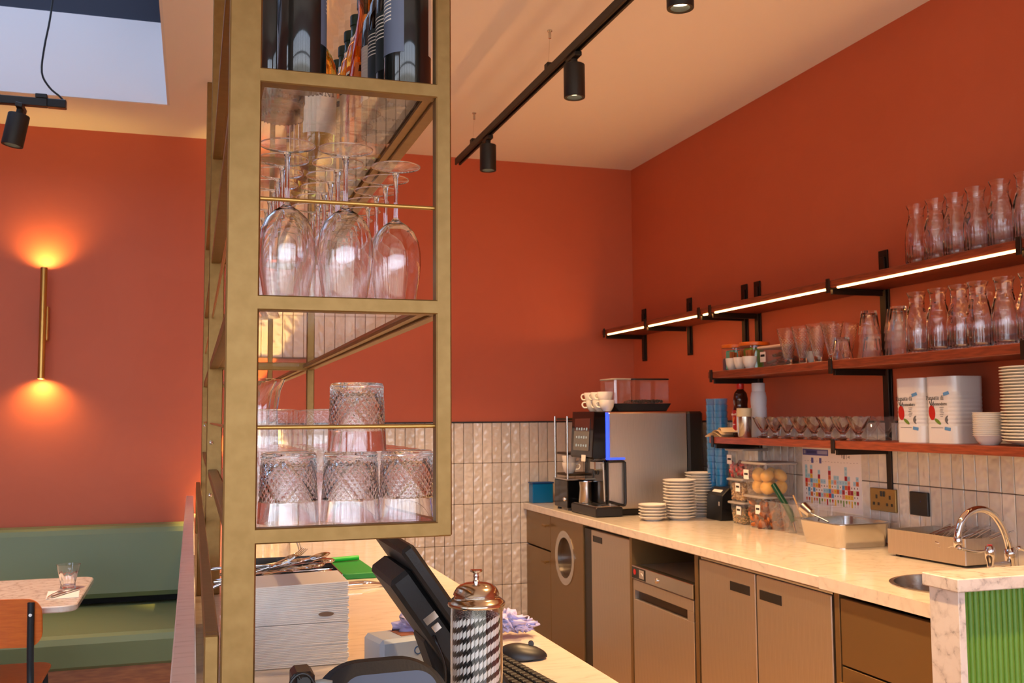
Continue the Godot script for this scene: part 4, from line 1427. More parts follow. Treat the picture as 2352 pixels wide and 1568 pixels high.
func counter_things() -> void:
	var C := BAR + 0.0004
	# --- coffee machine: body, hanging front head with screen, light edge, tray, side frame
	var m := thing("coffee_machine", "large steel bean-to-cup coffee machine with a blue lit edge and touchscreen", "coffee machine", V(0, 0, 0))
	obj("body", mb().lohi(V(2.135, C + 0.035, -5.36), V(2.605, 1.474, -5.012), 0.006), M.steel, m)
	obj("back_casing", mb().lohi(V(2.6055, C + 0.02, -5.37), V(2.70, 1.478, -5.002), 0.012), M.black, m)
	obj("base", mb().lohi(V(2.16, C, -5.35), V(2.68, C + 0.034, -5.03), 0.004), M.black, m)
	# the head leans: wider at the top
	var hp := mb()
	hp.t = Transform3D(Basis(V(1, 0, 0), V(0, 1, 0), V(0, 0, 1)), V(0, 0, -5.335))
	hp.prism([P(2.118, 1.232), P(2.118, 1.478), P(2.052, 1.480), P(2.036, 1.235), P(2.045, 1.226), P(2.11, 1.226)], 0.325, 0.004)
	obj("head", hp, M.black_gloss, m)
	var sc := mb()   # the screen on the head's sloping front
	var up := V(0.016, 0.245, 0).normalized()
	var right := V(0, 0, 1)
	sc.t = Transform3D(Basis(right, up, right.cross(up)), V(2.0425, 1.355, -5.172))
	sc.prism(rrect(0.225, 0.175, 0.006, 3), 0.0015)
	obj("screen", sc, pm(c8(70, 42, 42), 0.08), m)
	var s2 := mb()
	s2.t = sc.t * Transform3D(Basis(), V(0, -0.035, 0.0014))
	s2.prism(rrect(0.225, 0.105, 0.004, 3), 0.0008)
	obj("screen_panel", s2, pm(c8(96, 92, 86), 0.1), m)
	var icon := glow(c8(220, 226, 210), 0.5)
	for r in 3:
		for i in 5:
			var ic := mb()
			ic.t = sc.t * Transform3D(Basis(), V(-0.07 + i * 0.036, 0.03 - r * 0.045, 0.0022))
			ic.prism(rrect(0.016, 0.015 if (i + r) % 2 == 0 else 0.011, 0.004, 3), 0.0006)
			obj("icon", ic, icon, m)
	var nt := mb()
	nt.t = sc.t * Transform3D(Basis(), V(0.045, -0.128, 0.001))
	nt.prism(rrect(0.06, 0.035, 0.001, 1), 0.0008)
	obj("paper_note", nt, M.paper, m)
	var bl := mb()   # lit strip between head and body, running down and along the arm
	bl.lohi(V(2.1185, 1.232, -5.02), V(2.1345, 1.474, -5.006), 0.002)
	obj("blue_light_strip", bl, M.blue_light, m)
	obj("blue_light_sill", mb().lohi(V(2.1185, 1.2205, -5.02), V(2.226, 1.2312, -5.004), 0.002), M.blue_light, m)
	var al := AreaLight3D.new()
	al.name = "blue_edge_light"
	al.area_size = Vector2(0.016, 0.24)
	al.light_color = Color(0.25, 0.35, 1.0)
	al.light_energy = 0.0025
	al.area_range = 6.0
	al.shadow_enabled = true
	add_child(al, true)
	al.look_at_from_position(V(2.1265, 1.353, -5.0045), V(2.1265, 1.353, -4.0), V(0, 1, 0))
	var fr := mb()   # black side frame
	fr.tube(smooth([V(2.125, 1.212, -4.995), V(2.20, 1.212, -4.995), V(2.2165, 1.205, -4.995), V(2.219, 1.19, -4.995), V(2.219, 1.02, -4.995), V(2.2185, 0.99, -4.995), V(2.205, 0.978, -4.995), V(2.12, 1.0, -4.995)], 3), 0.0075, 10)
	obj("side_frame", fr, M.black, m)
	obj("brew_back", mb().lohi(V(2.120, C + 0.06, -5.33), V(2.1345, 1.222, -5.03), 0.002), M.black_gloss, m)
	obj("spout", mb().lohi(V(2.058, 1.165, -5.10), V(2.119, 1.215, -5.03), 0.006), M.steel_smooth, m)
	for q in [-5.085, -5.05]:
		obj("nozzle", mb().at(2.085, 1.14, q).lathe([P(0, 0), P(0.006, 0), P(0.008, 0.0255), P(0, 0.0255)], 12), M.black, m)
	var wd := mb()
	wd.tube([V(2.10, 1.20, -5.012), V(2.105, 1.0, -5.010)], 0.004, 8)
	obj("steam_wand", wd, M.chrome, m)
	obj("drip_tray", mb().lohi(V(2.035, C, -5.33), V(2.19, C + 0.052, -4.962), 0.006), M.black, m)
	obj("drip_grid", mb().lohi(V(2.045, C + 0.0525, -5.31), V(2.18, C + 0.056, -4.975), 0.001), M.steel_smooth, m)
	var gj := thing("milk_jug", "small steel milk jug standing behind the coffee machine spout", "jug", V(2.085, C + 0.058, -5.23))
	obj("jug_body", mb().lathe([P(0, 0), P(0.038, 0), P(0.040, 0.004), P(0.033, 0.08), P(0.037, 0.115), P(0.034, 0.115), P(0.03, 0.08), P(0.036, 0.006), P(0, 0.005)], 28), M.steel_smooth, gj)
	# bean hopper
	var h := thing("bean_hopper", "pair of clear coffee bean hoppers on top of the coffee machine", "hopper", V(0, 0, 0))
	var tray := mb()
	tray.t = Transform3D(Basis(V(1, 0, 0), V(0, 1, 0), V(0, 0, 1)), V(0, 0, -5.30))
	tray.prism([P(2.225, 1.4795), P(2.515, 1.4795), P(2.545, 1.523), P(2.198, 1.523)], 0.22, 0.004)
	obj("black_base", tray, M.black, h)
	for q in [[2.20, 2.31], [2.315, 2.54]]:
		var bx := mb()
		bx.t = Transform3D(Basis(V(1, 0, 0), V(0, 0, -1), V(0, 1, 0)), V((q[0] + q[1]) / 2, 1.5235, -5.19))
		bx.prism(rrect(q[1] - q[0], 0.20, 0.02, 4), 0.13)
		obj("clear_bin", bx, pane_glass(0.06, c8(200, 180, 160)), h)
		var ld := mb()
		ld.t = Transform3D(Basis(V(1, 0, 0), V(0, 0, -1), V(0, 1, 0)), V((q[0] + q[1]) / 2, 1.654, -5.19))
		ld.prism(rrect(q[1] - q[0] + 0.006, 0.206, 0.02, 4), 0.008, 0.002)
		obj("lid", ld, M.grey_plastic if q[0] < 2.3 else M.black, h)
	var bn := mb()
	var bm := mb().blob(V(0, 0, 0), V(0.0065, 0.0035, 0.0045), 7, 5).mesh()
	var mm := MultiMesh.new()
	mm.transform_format = MultiMesh.TRANSFORM_3D
	mm.mesh = bm
	mm.instance_count = 260
	for i in 260:
		var ps := V(rng.randf_range(2.33, 2.525), 1.529 + rng.randf_range(0, 0.014), rng.randf_range(-5.27, -5.11))
		mm.set_instance_transform(i, Transform3D(Basis.from_euler(V(rng.randf() * 3, rng.randf() * 6, 0)), ps))
	var bi := MultiMeshInstance3D.new()
	bi.name = "coffee_beans"
	bi.multimesh = mm
	bi.material_override = pm(c8(40, 20, 10), 0.35)
	bi.set_meta("kind", "stuff")
	h.add_child(bi, true)
	# cups on top and on the rack
	var cupm := mb().lathe([P(0, 0), P(0.022, 0), P(0.024, 0.003), P(0.036, 0.022), P(0.042, 0.045), P(0.043, 0.062), P(0.0405, 0.062), P(0.0395, 0.045), P(0.034, 0.024), P(0.02, 0.006), P(0, 0.006)], 30).mesh()
	var hdm := mb().tube(smooth([V(0.041, 0.052, 0), V(0.056, 0.052, 0), V(0.064, 0.040, 0), V(0.056, 0.024, 0), V(0.037, 0.022, 0)], 4), 0.0042, 8).mesh()
	var cup0: Node3D = null
	var cups := []
	for r in 2:
		for i in 3:
			cups.append([V(2.155 - (0.01 if r == 1 else 0.0), 1.4805 + r * 0.0445, -5.08 - i * 0.096), 2.3 + rng.randf_range(-0.3, 0.3), "white coffee cup on top of the coffee machine, %s layer, %s from the front" % [["lower", "upper"][r], ORD[i]]])
	for r in 2:
		cups.append([V(2.075, 1.1285 + r * 0.040, -5.455), -0.6 + r * 0.5, ["lower", "upper"][r] + " white cup on the small rack beside the coffee machine"])
	for q in cups:
		if cup0 == null:
			cup0 = thing("coffee_cup", q[2], "cup", q[0], q[1], "white cups by the coffee machine")
			obj("cup_bowl", cupm, M.china, cup0)
			obj("handle", hdm, M.china, cup0)
		else:
			dup(cup0, q[0], q[1], q[2])
	# milk cooler with cup rack
	var mc := thing("milk_cooler", "dark milk cooler with a round knob and an open cup rack above", "fridge", V(0, 0, 0))
	obj("cooler_box", mb().lohi(V(2.035, C + 0.012, -5.60), V(2.30, 1.092, -5.385), 0.005), M.black_gloss, mc)
	obj("top_plate", mb().lohi(V(2.03, 1.0922, -5.605), V(2.30, 1.100, -5.38), 0.002), M.steel_smooth, mc)
	for q in [[2.04, -5.595], [2.04, -5.392], [2.28, -5.595]]:
		obj("rack_post", mb().cyl(V(q[0], 1.1, q[1]), 0.006, 0.355, 10), M.steel_smooth, mc)
	for y in [1.1145, 1.235, 1.432]:
		obj("rack_shelf", mb().lohi(V(2.048, y, -5.588), V(2.274, y + 0.0135, -5.398), 0.002), M.bronze_dark, mc)
	var kn := mb()
	kn.rot(V(0, 0, 90), V(2.035, 0.985, -5.415))
	kn.lathe([P(0, 0), P(0.012, 0), P(0.013, 0.008), P(0.009, 0.014), P(0, 0.015)], 20)
	obj("knob", kn, M.chrome, mc)
	for q in [-5.58, -5.41]:
		obj("foot", mb().cyl(V(2.06, C, q), 0.012, 0.0125, 12), M.black, mc)
	# blue box
	var bb := thing("blue_box", "small translucent blue plastic box against the pale tiles at the worktop end", "box", V(2.085, C, -5.945))
	obj("tray", mb().lohi(V(-0.068, 0, -0.075), V(0.068, 0.118, 0.0), 0.004), M.blue_plastic, bb)
	obj("rim", mb().lohi(V(-0.072, 0.1183, -0.079), V(0.072, 0.128, 0.004), 0.003), pm(c8(0, 60, 120), 0.35), bb)
	# plates
	plate_stack(V(2.258, C, -4.745), 0.072, 5, 0.0155, "saucer", "short stack of saucers nearest the coffee machine tray")
	plate_stack(V(2.41, C, -4.735), 0.085, 13, 0.0153, "side_plate", "tall plate stack in front of the steel machine side")
	plate_stack(V(2.60, C, -4.86), 0.084, 15, 0.0150, "side_plate", "tallest plate stack beside the black label printer")
	# label printer
	var lp := thing("label_printer", "black label printer with a pale sticker on its sloping top", "printer", V(0, 0, 0))
	var pp := mb()
	pp.t = to_left(V(2.70, C, -4.66))
	pp.t = Transform3D(Basis(V(1, 0, 0), V(0, 1, 0), V(0, 0, 1)), V(0, 0, -4.735))
	pp.prism([P(2.56, C), P(2.70, C), P(2.70, C + 0.17), P(2.61, C + 0.165), P(2.567, C + 0.125)], 0.155, 0.004)
	obj("printer_case", pp, M.black, lp)
	var sk := mb()
	sk.t = Transform3D(Basis(V(0, 0, 1), V(0.043, 0.04, 0).normalized(), V(-0.04, 0.043, 0).normalized()), V(2.5885, C + 0.146, -4.66))
	sk.prism(rrect(0.09, 0.018, 0.002, 2), 0.001)
	obj("sticker", sk, M.paper, lp)
	obj("button", mb().lohi(V(2.5605, C + 0.075, -4.605), V(2.564, C + 0.095, -4.597), 0.0005), M.grey_plastic, lp)
	# blue glasses, nested in two columns behind the printer
	var bg := mb().lathe([P(0.026, 0.0), P(0.0275, 0.003), P(0.036, 0.085), P(0.038, 0.09), P(0.0345, 0.085), P(0.026, 0.006), P(0.0, 0.006)], 24).mesh()
	var b0: Node3D = null
	for c in 2:
		for i in 13:
			var lb: String = "blue glass tumbler nested in the %s column behind the printer, %s from the bottom" % [["left", "right"][c], ORD[i]]
			var p := V(2.645, C + 0.13 + i * 0.0335, -4.795 + c * 0.085)
			if b0 == null:
				b0 = thing("blue_tumbler", lb, "tumbler", p, 0, "blue glasses nested behind the printer")
				obj("glass_body", bg, M.blue_glass, b0)
			else:
				dup(b0, p, 0, lb)
	var st := thing("glass_stand", "dark stand under the columns of blue glasses behind the printer", "stand", V(2.645, C, -4.753))
	obj("block", mb().lohi(V(-0.045, 0, -0.09), V(0.045, 0.1285, 0.012), 0.004), M.black, st)
	# food tubs
	tub(V(2.625, C, -4.43), V(0.13, 0.098, 0.13), "chopped nuts", "lowest clear tub of chopped nuts left of the tub of dried orange", "nuts", 0.078)
	tub(V(2.625, C + 0.112, -4.43), V(0.135, 0.10, 0.135), "oats", "clear tub of pale flaked nuts, second of its stack", "flakes", 0.09)
	tub(V(2.63, C + 0.226, -4.435), V(0.145, 0.132, 0.145), "red", "clear tub of dried red fruit, topmost of the left stack", "red", 0.075)
	tub(V(2.625, C, -4.235), V(0.155, 0.142, 0.17), "orange", "clear tub of dried orange pieces under the tub of lemons", "orange", 0.12)
	tub(V(2.622, C + 0.156, -4.22), V(0.175, 0.145, 0.19), "lemon", "clear tub of whole yellow lemons on top of the dried orange", "lemon", 0.13)
	# open clear containers with tongs
	for i in 4:
		var o := thing("clear_container", "open clear plastic container on the worktop, %s from the lemon tub" % ORD[i], "container", V(2.64, C, -4.105 + i * 0.098))
		var b := mb()
		var rr := [rrect(0.12, 0.07, 0.012), rrect(0.155, 0.095, 0.015)]
		loft(b, rr[0], rr[1], 0.002, 0.13)
		obj("walls", b, M.tub, o)
		obj("bottom", mb().lohi(V(-0.058, 0.0, -0.033), V(0.058, 0.002, 0.033)), M.tub, o)
		obj("rim", mb().lohi(V(-0.085, 0.1302, -0.052), V(0.085, 0.133, -0.047), 0.0005).lohi(V(-0.085, 0.1302, 0.047), V(0.085, 0.133, 0.052), 0.0005).lohi(V(-0.085, 0.1302, -0.047), V(-0.078, 0.133, 0.047), 0.0005).lohi(V(0.078, 0.1302, -0.047), V(0.085, 0.133, 0.047), 0.0005), M.tub, o)
	var gt := thing("green_tongs", "dark green handled tongs sticking up out of the first open container", "tongs", V(2.61, C + 0.05, -4.03))
	var g1 := mb()
	g1.tube([V(0.0, 0.0, 0.03), V(-0.01, 0.06, -0.01), V(-0.03, 0.16, -0.09)], 0.016, 12, 0.013)
	obj("handle", g1, pm(c8(8, 62, 40), 0.3), gt)
	obj("jaw", mb().tube([V(0.0, -0.04, 0.045), V(0.0, 0.0, 0.03)], 0.010, 10, 0.012), M.steel_smooth, gt)
	var ws := thing("wooden_stirrer", "thin wooden stick leaning in the second open container", "stick", V(2.62, C + 0.01, -3.94))
	obj("stick_body", mb().tube([V(0, 0, 0.03), V(-0.02, 0.16, -0.05)], 0.004, 8), pm(c8(190, 150, 100), 0.6), ws)
	# steel pan with a scoop
	var pn := thing("steel_pan", "deep stainless steel food pan beside the cutlery tray", "pan", V(2.575, C, -3.585))
	var pb := mb()
	loft(pb, rrect(0.23, 0.26, 0.035), rrect(0.262, 0.292, 0.04), 0.002, 0.093)
	loft(pb, rrect(0.262, 0.292, 0.04), rrect(0.262, 0.292, 0.04), 0.093, 0.097)
	loft(pb, rrect(0.262, 0.292, 0.04), rrect(0.296, 0.33, 0.03), 0.097, 0.099)
	loft(pb, rrect(0.296, 0.33, 0.03), rrect(0.256, 0.286, 0.04), 0.0995, 0.0985)
	loft(pb, rrect(0.256, 0.286, 0.04), rrect(0.226, 0.256, 0.035), 0.0985, 0.006)
	pb.t = Transform3D(Basis(V(1, 0, 0), V(0, 0, -1), V(0, 1, 0)), V(0, 0.0, 0))
	pb.prism(rrect(0.23, 0.26, 0.035), 0.005)
	obj("pan_body", pb, M.steel_smooth, pn)
	var lad := thing("scoop", "small steel scoop leaning on the far rim of the food pan", "scoop", V(2.54, C + 0.11, -3.765))
	var lb2 := mb()
	lb2.rot(V(-55, 20, 0), V(0, 0, 0))
	lb2.lathe([P(0.0, 0.0), P(0.02, 0.0), P(0.024, 0.05), P(0.022, 0.05), P(0.018, 0.003), P(0, 0.003)], 20)
	obj("cup", lb2, M.steel_smooth, lad)
	obj("handle", mb().tube([V(0, 0.0, 0.0), V(0.03, -0.03, 0.08)], 0.004, 8), M.steel_smooth, lad)
	# cutlery tray, on feet
	var ct := thing("cutlery_tray", "large low steel tray full of cutlery on the worktop behind the tap", "tray", V(2.525, C, -3.25), deg_to_rad(4))
	var tw := 0.225
	var tl := 0.375
	obj("front_side", mb().lohi(V(0, 0.008, 0), V(0.003, 0.10, tl), 0.001), M.steel, ct)
	obj("near_side", mb().lohi(V(0.003, 0.008, tl - 0.003), V(tw, 0.10, tl), 0.001), M.steel, ct)
	obj("far_side", mb().lohi(V(0.003, 0.008, 0), V(tw, 0.10, 0.003), 0.001), M.steel, ct)
	obj("wall_side", mb().lohi(V(tw - 0.003, 0.008, 0.003), V(tw, 0.10, tl - 0.003), 0.001), M.steel, ct)
	obj("base_plate", mb().lohi(V(0.003, 0.008, 0.003), V(tw - 0.003, 0.011, tl - 0.003)), M.steel, ct)
	for q in [0.13, 0.25]:
		obj("divider", mb().lohi(V(0.003, 0.011, q), V(tw - 0.003, 0.092, q + 0.002)), M.steel, ct)
	for q in [0.03, tl - 0.05]:
		obj("foot", mb().lohi(V(0.01, 0.0, q), V(tw - 0.01, 0.0078, q + 0.02)), M.black, ct)
	var sp := cutlery("spoon")
	var fk := cutlery("fork")
	var first := {}
	for i in 20:
		var nm := "spoon" if i % 3 != 1 else "fork"
		var p := V(2.61 + (i % 4) * 0.022 + rng.randf_range(-0.008, 0.008), C + 0.088 + (i % 3) * 0.006, -3.12 + i * 0.0125)
		var lb: String = "steel %s, %s along the row of cutlery in the worktop tray" % [nm, ORD[i]]
		var o: Node3D
		if not first.has(nm):
			o = thing("teaspoon" if nm == "spoon" else "dessert_fork", lb, nm, p, 0, "cutlery in the worktop tray")
			obj("metal_body", sp if nm == "spoon" else fk, M.chrome, o)
			first[nm] = o
		else:
			o = dup(first[nm], p, 0, lb)
		o.rotation = V(rng.randf_range(-0.3, 0.3), PI + rng.randf_range(-0.35, 0.35), -0.35)
		o.scale = Vector3.ONE * 0.8
	# mixer tap with levers
	var tp := thing("mixer_tap", "chrome swan-neck mixer tap with two long lever handles by the basin", "tap", V(0, 0, 0))
	var z := -2.70
	var pts := [V(2.577, BAR + 0.02, z), V(2.575, 0.99, z), V(2.567, 1.035, z), V(2.545, 1.085, z), V(2.51, 1.125, z), V(2.465, 1.141, z), V(2.42, 1.133, z), V(2.388, 1.108, z), V(2.371, 1.072, z), V(2.368, 1.05, z)]
	obj("spout", mb().tube(smooth(pts, 5), 0.0115, 18), M.chrome, tp)
	obj("aerator", mb().at(2.368, 1.022, z).lathe([P(0, 0), P(0.012, 0), P(0.0135, 0.003), P(0.0135, 0.031), P(0.0118, 0.034)], 22), M.chrome, tp)
	obj("column", mb().at(2.577, BAR, z).lathe([P(0.03, 0), P(0.03, 0.006), P(0.02, 0.012), P(0.018, 0.05), P(0.020, 0.07), P(0.0175, 0.085), P(0.0122, 0.092)], 26), M.chrome, tp)
	for s in [[2.462, -2.665, -0.115, "hot"], [2.63, -2.60, -0.11, "cold"]]:
		var hx: float = s[0]
		var hz: float = s[1]
		obj("valve", mb().at(hx, BAR, hz).lathe([P(0.02, 0), P(0.02, 0.004), P(0.010, 0.03), P(0.011, 0.055), P(0.016, 0.07), P(0.017, 0.098), P(0.012, 0.106), P(0, 0.108)], 22), M.chrome, tp)
		var lv := mb()
		lv.tube(smooth([V(hx - 0.01, BAR + 0.092, hz), V(hx - 0.05, BAR + 0.090, hz), V(hx - 0.085, BAR + 0.096, hz), V(hx + s[2], BAR + 0.104, hz)], 4), 0.0042, 10, 0.0058)
		lv.blob(V(hx + s[2] - 0.003, BAR + 0.1045, hz), V(0.0105, 0.0075, 0.0085), 14, 9)
		obj("lever", lv, M.chrome, tp)
		obj("red_button" if s[3] == "hot" else "blue_button", mb().cyl(V(hx, BAR + 0.1082, hz), 0.008, 0.002, 16), M.tomato if s[3] == "hot" else M.blue_plastic, tp)
	obj("bridge", mb().tube([V(2.462, BAR + 0.045, -2.665), V(2.50, BAR + 0.04, -2.68), V(2.577, BAR + 0.04, -2.70)], 0.010, 12), M.chrome, tp)
	# things on the tiled wall
	var W := RIGHT - 0.0112
	var po := thing("wall_chart", "white wall chart of coloured squares and little drink glasses taped to the tiles", "poster", V(0, 0, 0))
	var pim := poster_image()
	var pmat := pm(Color.WHITE, 0.6)
	pmat.albedo_texture = pim
	var pq := mb()
	pq.face([V(W - 0.0012, 1.021, -4.134), V(W - 0.0012, 1.025, -3.697), V(W - 0.0012, 1.302, -3.697), V(W - 0.0012, 1.302, -4.134)], V(-1, 0, 0))
	obj("print", pq, pmat, po)
	obj("sheet", mb().lohi(V(W - 0.001, 1.019, -4.136), V(W - 0.0002, 1.304, -3.695)), M.paper, po)
	var so := thing("socket", "brass double power socket under the shelf upright", "socket", V(W, 1.0985, -3.549))
	obj("plate", mb().lohi(V(-0.011, -0.047, -0.081), V(-0.0002, 0.047, 0.081), 0.002), pm(c8(150, 122, 72), 0.35, 0.7), so)
	for s in [-1.0, 1.0]:
		for q in [[0.0 * s, 0.012, 0.011, 0.016], [-0.018, -0.018, 0.013, 0.012], [0.012, -0.018, 0.013, 0.012]]:
			var zz: float = s * 0.042 + q[0] + (0.003 if s < 0 else 0.003)
			obj("pin_slot", mb().lohi(V(-0.0114, q[1] - q[3] / 2, zz - q[2] / 2), V(-0.0109, q[1] + q[3] / 2, zz + q[2] / 2)), M.black, so)
		obj("switch", mb().lohi(V(-0.0135, 0.014, s * 0.0085 - 0.006), V(-0.0108, 0.036, s * 0.0085 + 0.006), 0.001), M.black, so)
	var bw := thing("black_wall_plate", "plain black square switch plate right of the brass socket", "switch", V(W, 1.0995, -3.33))
	obj("plate", mb().lohi(V(-0.013, -0.046, -0.052), V(-0.0002, 0.046, 0.052), 0.002), M.black, bw)
	obj("indicator", mb().lohi(V(-0.0134, 0.008, 0.01), V(-0.0128, 0.012, 0.014)), pm(c8(30, 40, 120), 0.4), bw)


func loft(b: MB, lo: Array, hi: Array, y0: float, y1: float) -> void:   # side wall between two outlines
	var k := lo.size()
	var f := b.v.size()
	for i in k + 1:
		var a: Vector2 = lo[i % k]
		var c: Vector2 = hi[i % k]
		var e: Vector2 = (lo[(i + 1) % k] - lo[(i + k - 1) % k]).normalized()
		var d := Vector2(e.y, -e.x)
		var sl := (c - a).dot(d)
		var nn := V(d.x * (y1 - y0), -sl, -d.y * (y1 - y0)).normalized()
		b.vert(V(a.x, y0, -a.y), nn, P(float(i) / k, 1))
		b.vert(V(c.x, y1, -c.y), nn, P(float(i) / k, 0))
	for i in k:
		var q := f + i * 2
		b.ix.append_array([q, q + 1, q + 2, q + 1, q + 3, q + 2])


func plate_stack(at: Vector3, r: float, n: int, step: float, called: String, what: String) -> void:
	var pm_ := mb().lathe([P(0, 0.0), P(r * 0.55, 0.0), P(r * 0.58, 0.003), P(r * 0.8, 0.010), P(r, 0.0185), P(r * 1.003, 0.0205), P(r * 0.985, 0.0215), P(r * 0.79, 0.0135), P(r * 0.56, 0.0055), P(0, 0.0045)], 40).mesh()
	var p0: Node3D = null
	for i in n:
		var lb: String = "%s from the bottom of the %s" % [ORD[i], what]
		var p := at + V(rng.randf_range(-0.0015, 0.0015), i * step, rng.randf_range(-0.0015, 0.0015))
		if p0 == null:
			p0 = thing(called, lb, "plate", p, 0, "plates of the " + what)
			obj("china_body", pm_, M.china, p0)
		else:
			dup(p0, p, 0, lb)


func tub(at: Vector3, s: Vector3, _what: String, label: String, fill: String, level: float) -> void:
	var o := thing("food_tub", label, "tub", at)
	var b := mb()
	loft(b, rrect(s.x * 0.86, s.z * 0.86, 0.016), rrect(s.x, s.z, 0.02), 0.0, s.y)
	obj("clear_walls", b, M.tub, o)
	obj("bottom", mb().lohi(V(-s.x * 0.42, 0.0, -s.z * 0.42), V(s.x * 0.42, 0.0015, s.z * 0.42)), M.tub, o)
	var ld := mb()
	ld.t = Transform3D(Basis(V(1, 0, 0), V(0, 0, -1), V(0, 1, 0)), V(0, s.y + 0.0003, 0))
	ld.prism(rrect(s.x + 0.022, s.z + 0.022, 0.022), 0.0105, 0.003)
	obj("lid", ld, M.grey_plastic, o)
	var lab := mb()
	lab.lohi(V(-s.x * 0.47 - 0.0035, s.y * 0.48, s.z * 0.02), V(-s.x * 0.47 - 0.002, s.y * 0.48 + 0.042, s.z * 0.02 + 0.042))
	if fill == "red" or fill == "lemon":
		lab = mb().lohi(V(-s.x * 0.485 - 0.0035, s.y * 0.5, -s.z * 0.45), V(-s.x * 0.485 - 0.002, s.y * 0.5 + 0.045, -s.z * 0.45 + 0.045))
	var lo := obj("paper_label", lab, M.paper, o)
	var c: Vector3 = (lab.v[0] + lab.v[2]) * 0.5
	var ab := lo.get_aabb()
	obj("dark_print", mb().lohi(V(ab.position.x - 0.0005, ab.position.y + 0.019, ab.position.z + 0.006), V(ab.position.x, ab.position.y + 0.029, ab.position.z + ab.size.z - 0.006)), M.ink, lo)
	var iw := s.x * 0.40
	var iz := s.z * 0.40
	if fill == "lemon":
		for i in 8:
			var q := V((-0.5 + (i % 2)) * iw * 1.0, 0.036 + (i / 4) * 0.056, (-0.5 + (i / 2) % 2) * iz * 1.0)
			var l := obj("lemon", mb().blob(V(0, 0, 0), V(0.033, 0.027, 0.036), 16, 10), M.lemon, o)
			l.position = q
			l.rotation = V(rng.randf() * 3, rng.randf() * 6, rng.randf() * 3)
		return
	var cols := {"nuts": [c8(196, 158, 96), c8(150, 110, 60), c8(90, 84, 40)], "flakes": [c8(206, 170, 118), c8(180, 138, 84), c8(160, 116, 66)], "red": [c8(140, 24, 30), c8(190, 80, 76), c8(90, 14, 20)], "orange": [c8(180, 98, 34), c8(140, 72, 24), c8(110, 54, 20)]}
	var size: Vector3 = {"nuts": V(0.006, 0.004, 0.005), "flakes": V(0.007, 0.0025, 0.006), "red": V(0.014, 0.008, 0.012), "orange": V(0.022, 0.008, 0.018)}[fill]
	var per: int = {"nuts": 700, "flakes": 900, "red": 160, "orange": 110}[fill]
	for k in 3:
		var mm := MultiMesh.new()
		mm.transform_format = MultiMesh.TRANSFORM_3D
		mm.mesh = mb().blob(V(0, 0, 0), size, 7, 5).mesh()
		mm.instance_count = per / 3
		for i in per / 3:
			var q := V(rng.randf_range(-iw, iw), rng.randf_range(0.006, level), rng.randf_range(-iz, iz))
			if i % 4 != 0:   # most lie against the walls, where they are seen
				if i % 2 == 0:
					q.x = -iw * rng.randf_range(0.9, 1.0)
				else:
					q.z = iz * rng.randf_range(0.9, 1.0)
			mm.set_instance_transform(i, Transform3D(Basis.from_euler(V(rng.randf() * 6, rng.randf() * 6, rng.randf() * 6)), q))
		var mi := MultiMeshInstance3D.new()
		mi.name = {"nuts": "chopped_nuts", "flakes": "nut_flakes", "red": "dried_fruit", "orange": "orange_pieces"}[fill]
		mi.multimesh = mm
		mi.material_override = pm(cols[fill][k], 0.6)
		mi.set_meta("kind", "stuff")
		o.add_child(mi, true)


func poster_image() -> ImageTexture:
	var im := Image.create(460, 300, false, Image.FORMAT_RGB8)
	im.fill(c8(232, 224, 222))
	im.fill_rect(Rect2i(4, 8, 210, 30), c8(84, 84, 150))
	im.fill_rect(Rect2i(12, 14, 16, 17), c8(150, 150, 180))
	im.fill_rect(Rect2i(38, 16, 80, 13), c8(56, 58, 116))
	im.fill_rect(Rect2i(126, 14, 80, 17), c8(150, 152, 192))
	for i in 18:
		im.fill_rect(Rect2i(18 + i * 24, 66 - (i % 3), 12, 2), c8(170, 160, 164))
	im.fill_rect(Rect2i(74, 50, 18, 26), c8(84, 84, 150))
	im.fill_rect(Rect2i(140, 50, 18, 26), c8(84, 84, 150))
	for q in [[318, 18, 4, 26], [330, 30, 4, 18], [338, 20, 4, 28], [346, 22, 8, 4], [352, 26, 3, 22], [364, 36, 5, 5], [372, 32, 4, 12]]:
		im.fill_rect(Rect2i(q[0], q[1], q[2], q[3]), c8(70, 60, 64))
	var pal := [c8(160, 200, 220), c8(226, 178, 60), c8(196, 36, 40), c8(206, 100, 50), c8(150, 200, 214), c8(200, 210, 150), c8(226, 150, 130), c8(90, 150, 196), c8(160, 24, 46)]
	var r2 := RandomNumberGenerator.new()
	r2.seed = 31
	var tall := [7, 5, 7, 4, 4, 6, 4, 4, 3, 7, 4, 5, 5, 4, 4, 8, 5, 3, 4, 5]
	for c in 20:
		var n: int = mini(tall[c], 7)
		for k in n:
			var y := 218 - k * 22
			var col: Color = pal[0] if k == n - 1 else pal[r2.randi() % pal.size()]
			if k < 3 and r2.randf() < 0.42:
				im.fill_rect(Rect2i(20 + c * 21 + 6, y + 6, 6, 8), c8(120, 100, 90))
				continue
			im.fill_rect(Rect2i(20 + c * 21, y, 20, 21), col)
			im.fill_rect(Rect2i(20 + c * 21 + 6, y + 9, 9, 2), col.darkened(0.25))
	for c in 20:
		var col: Color = [c8(206, 100, 50), c8(180, 30, 40), c8(226, 178, 60), c8(120, 150, 70)][r2.randi() % 4]
		var x := 24 + c * 21
		if c % 3 == 2:
			im.fill_rect(Rect2i(x, 246, 11, 30), col)
		else:
			im.fill_rect(Rect2i(x, 246, 12, 10), col)
			im.fill_rect(Rect2i(x + 2, 256, 8, 5), col)
			im.fill_rect(Rect2i(x + 5, 261, 2, 14), c8(160, 120, 120))
	return ImageTexture.create_from_image(im)


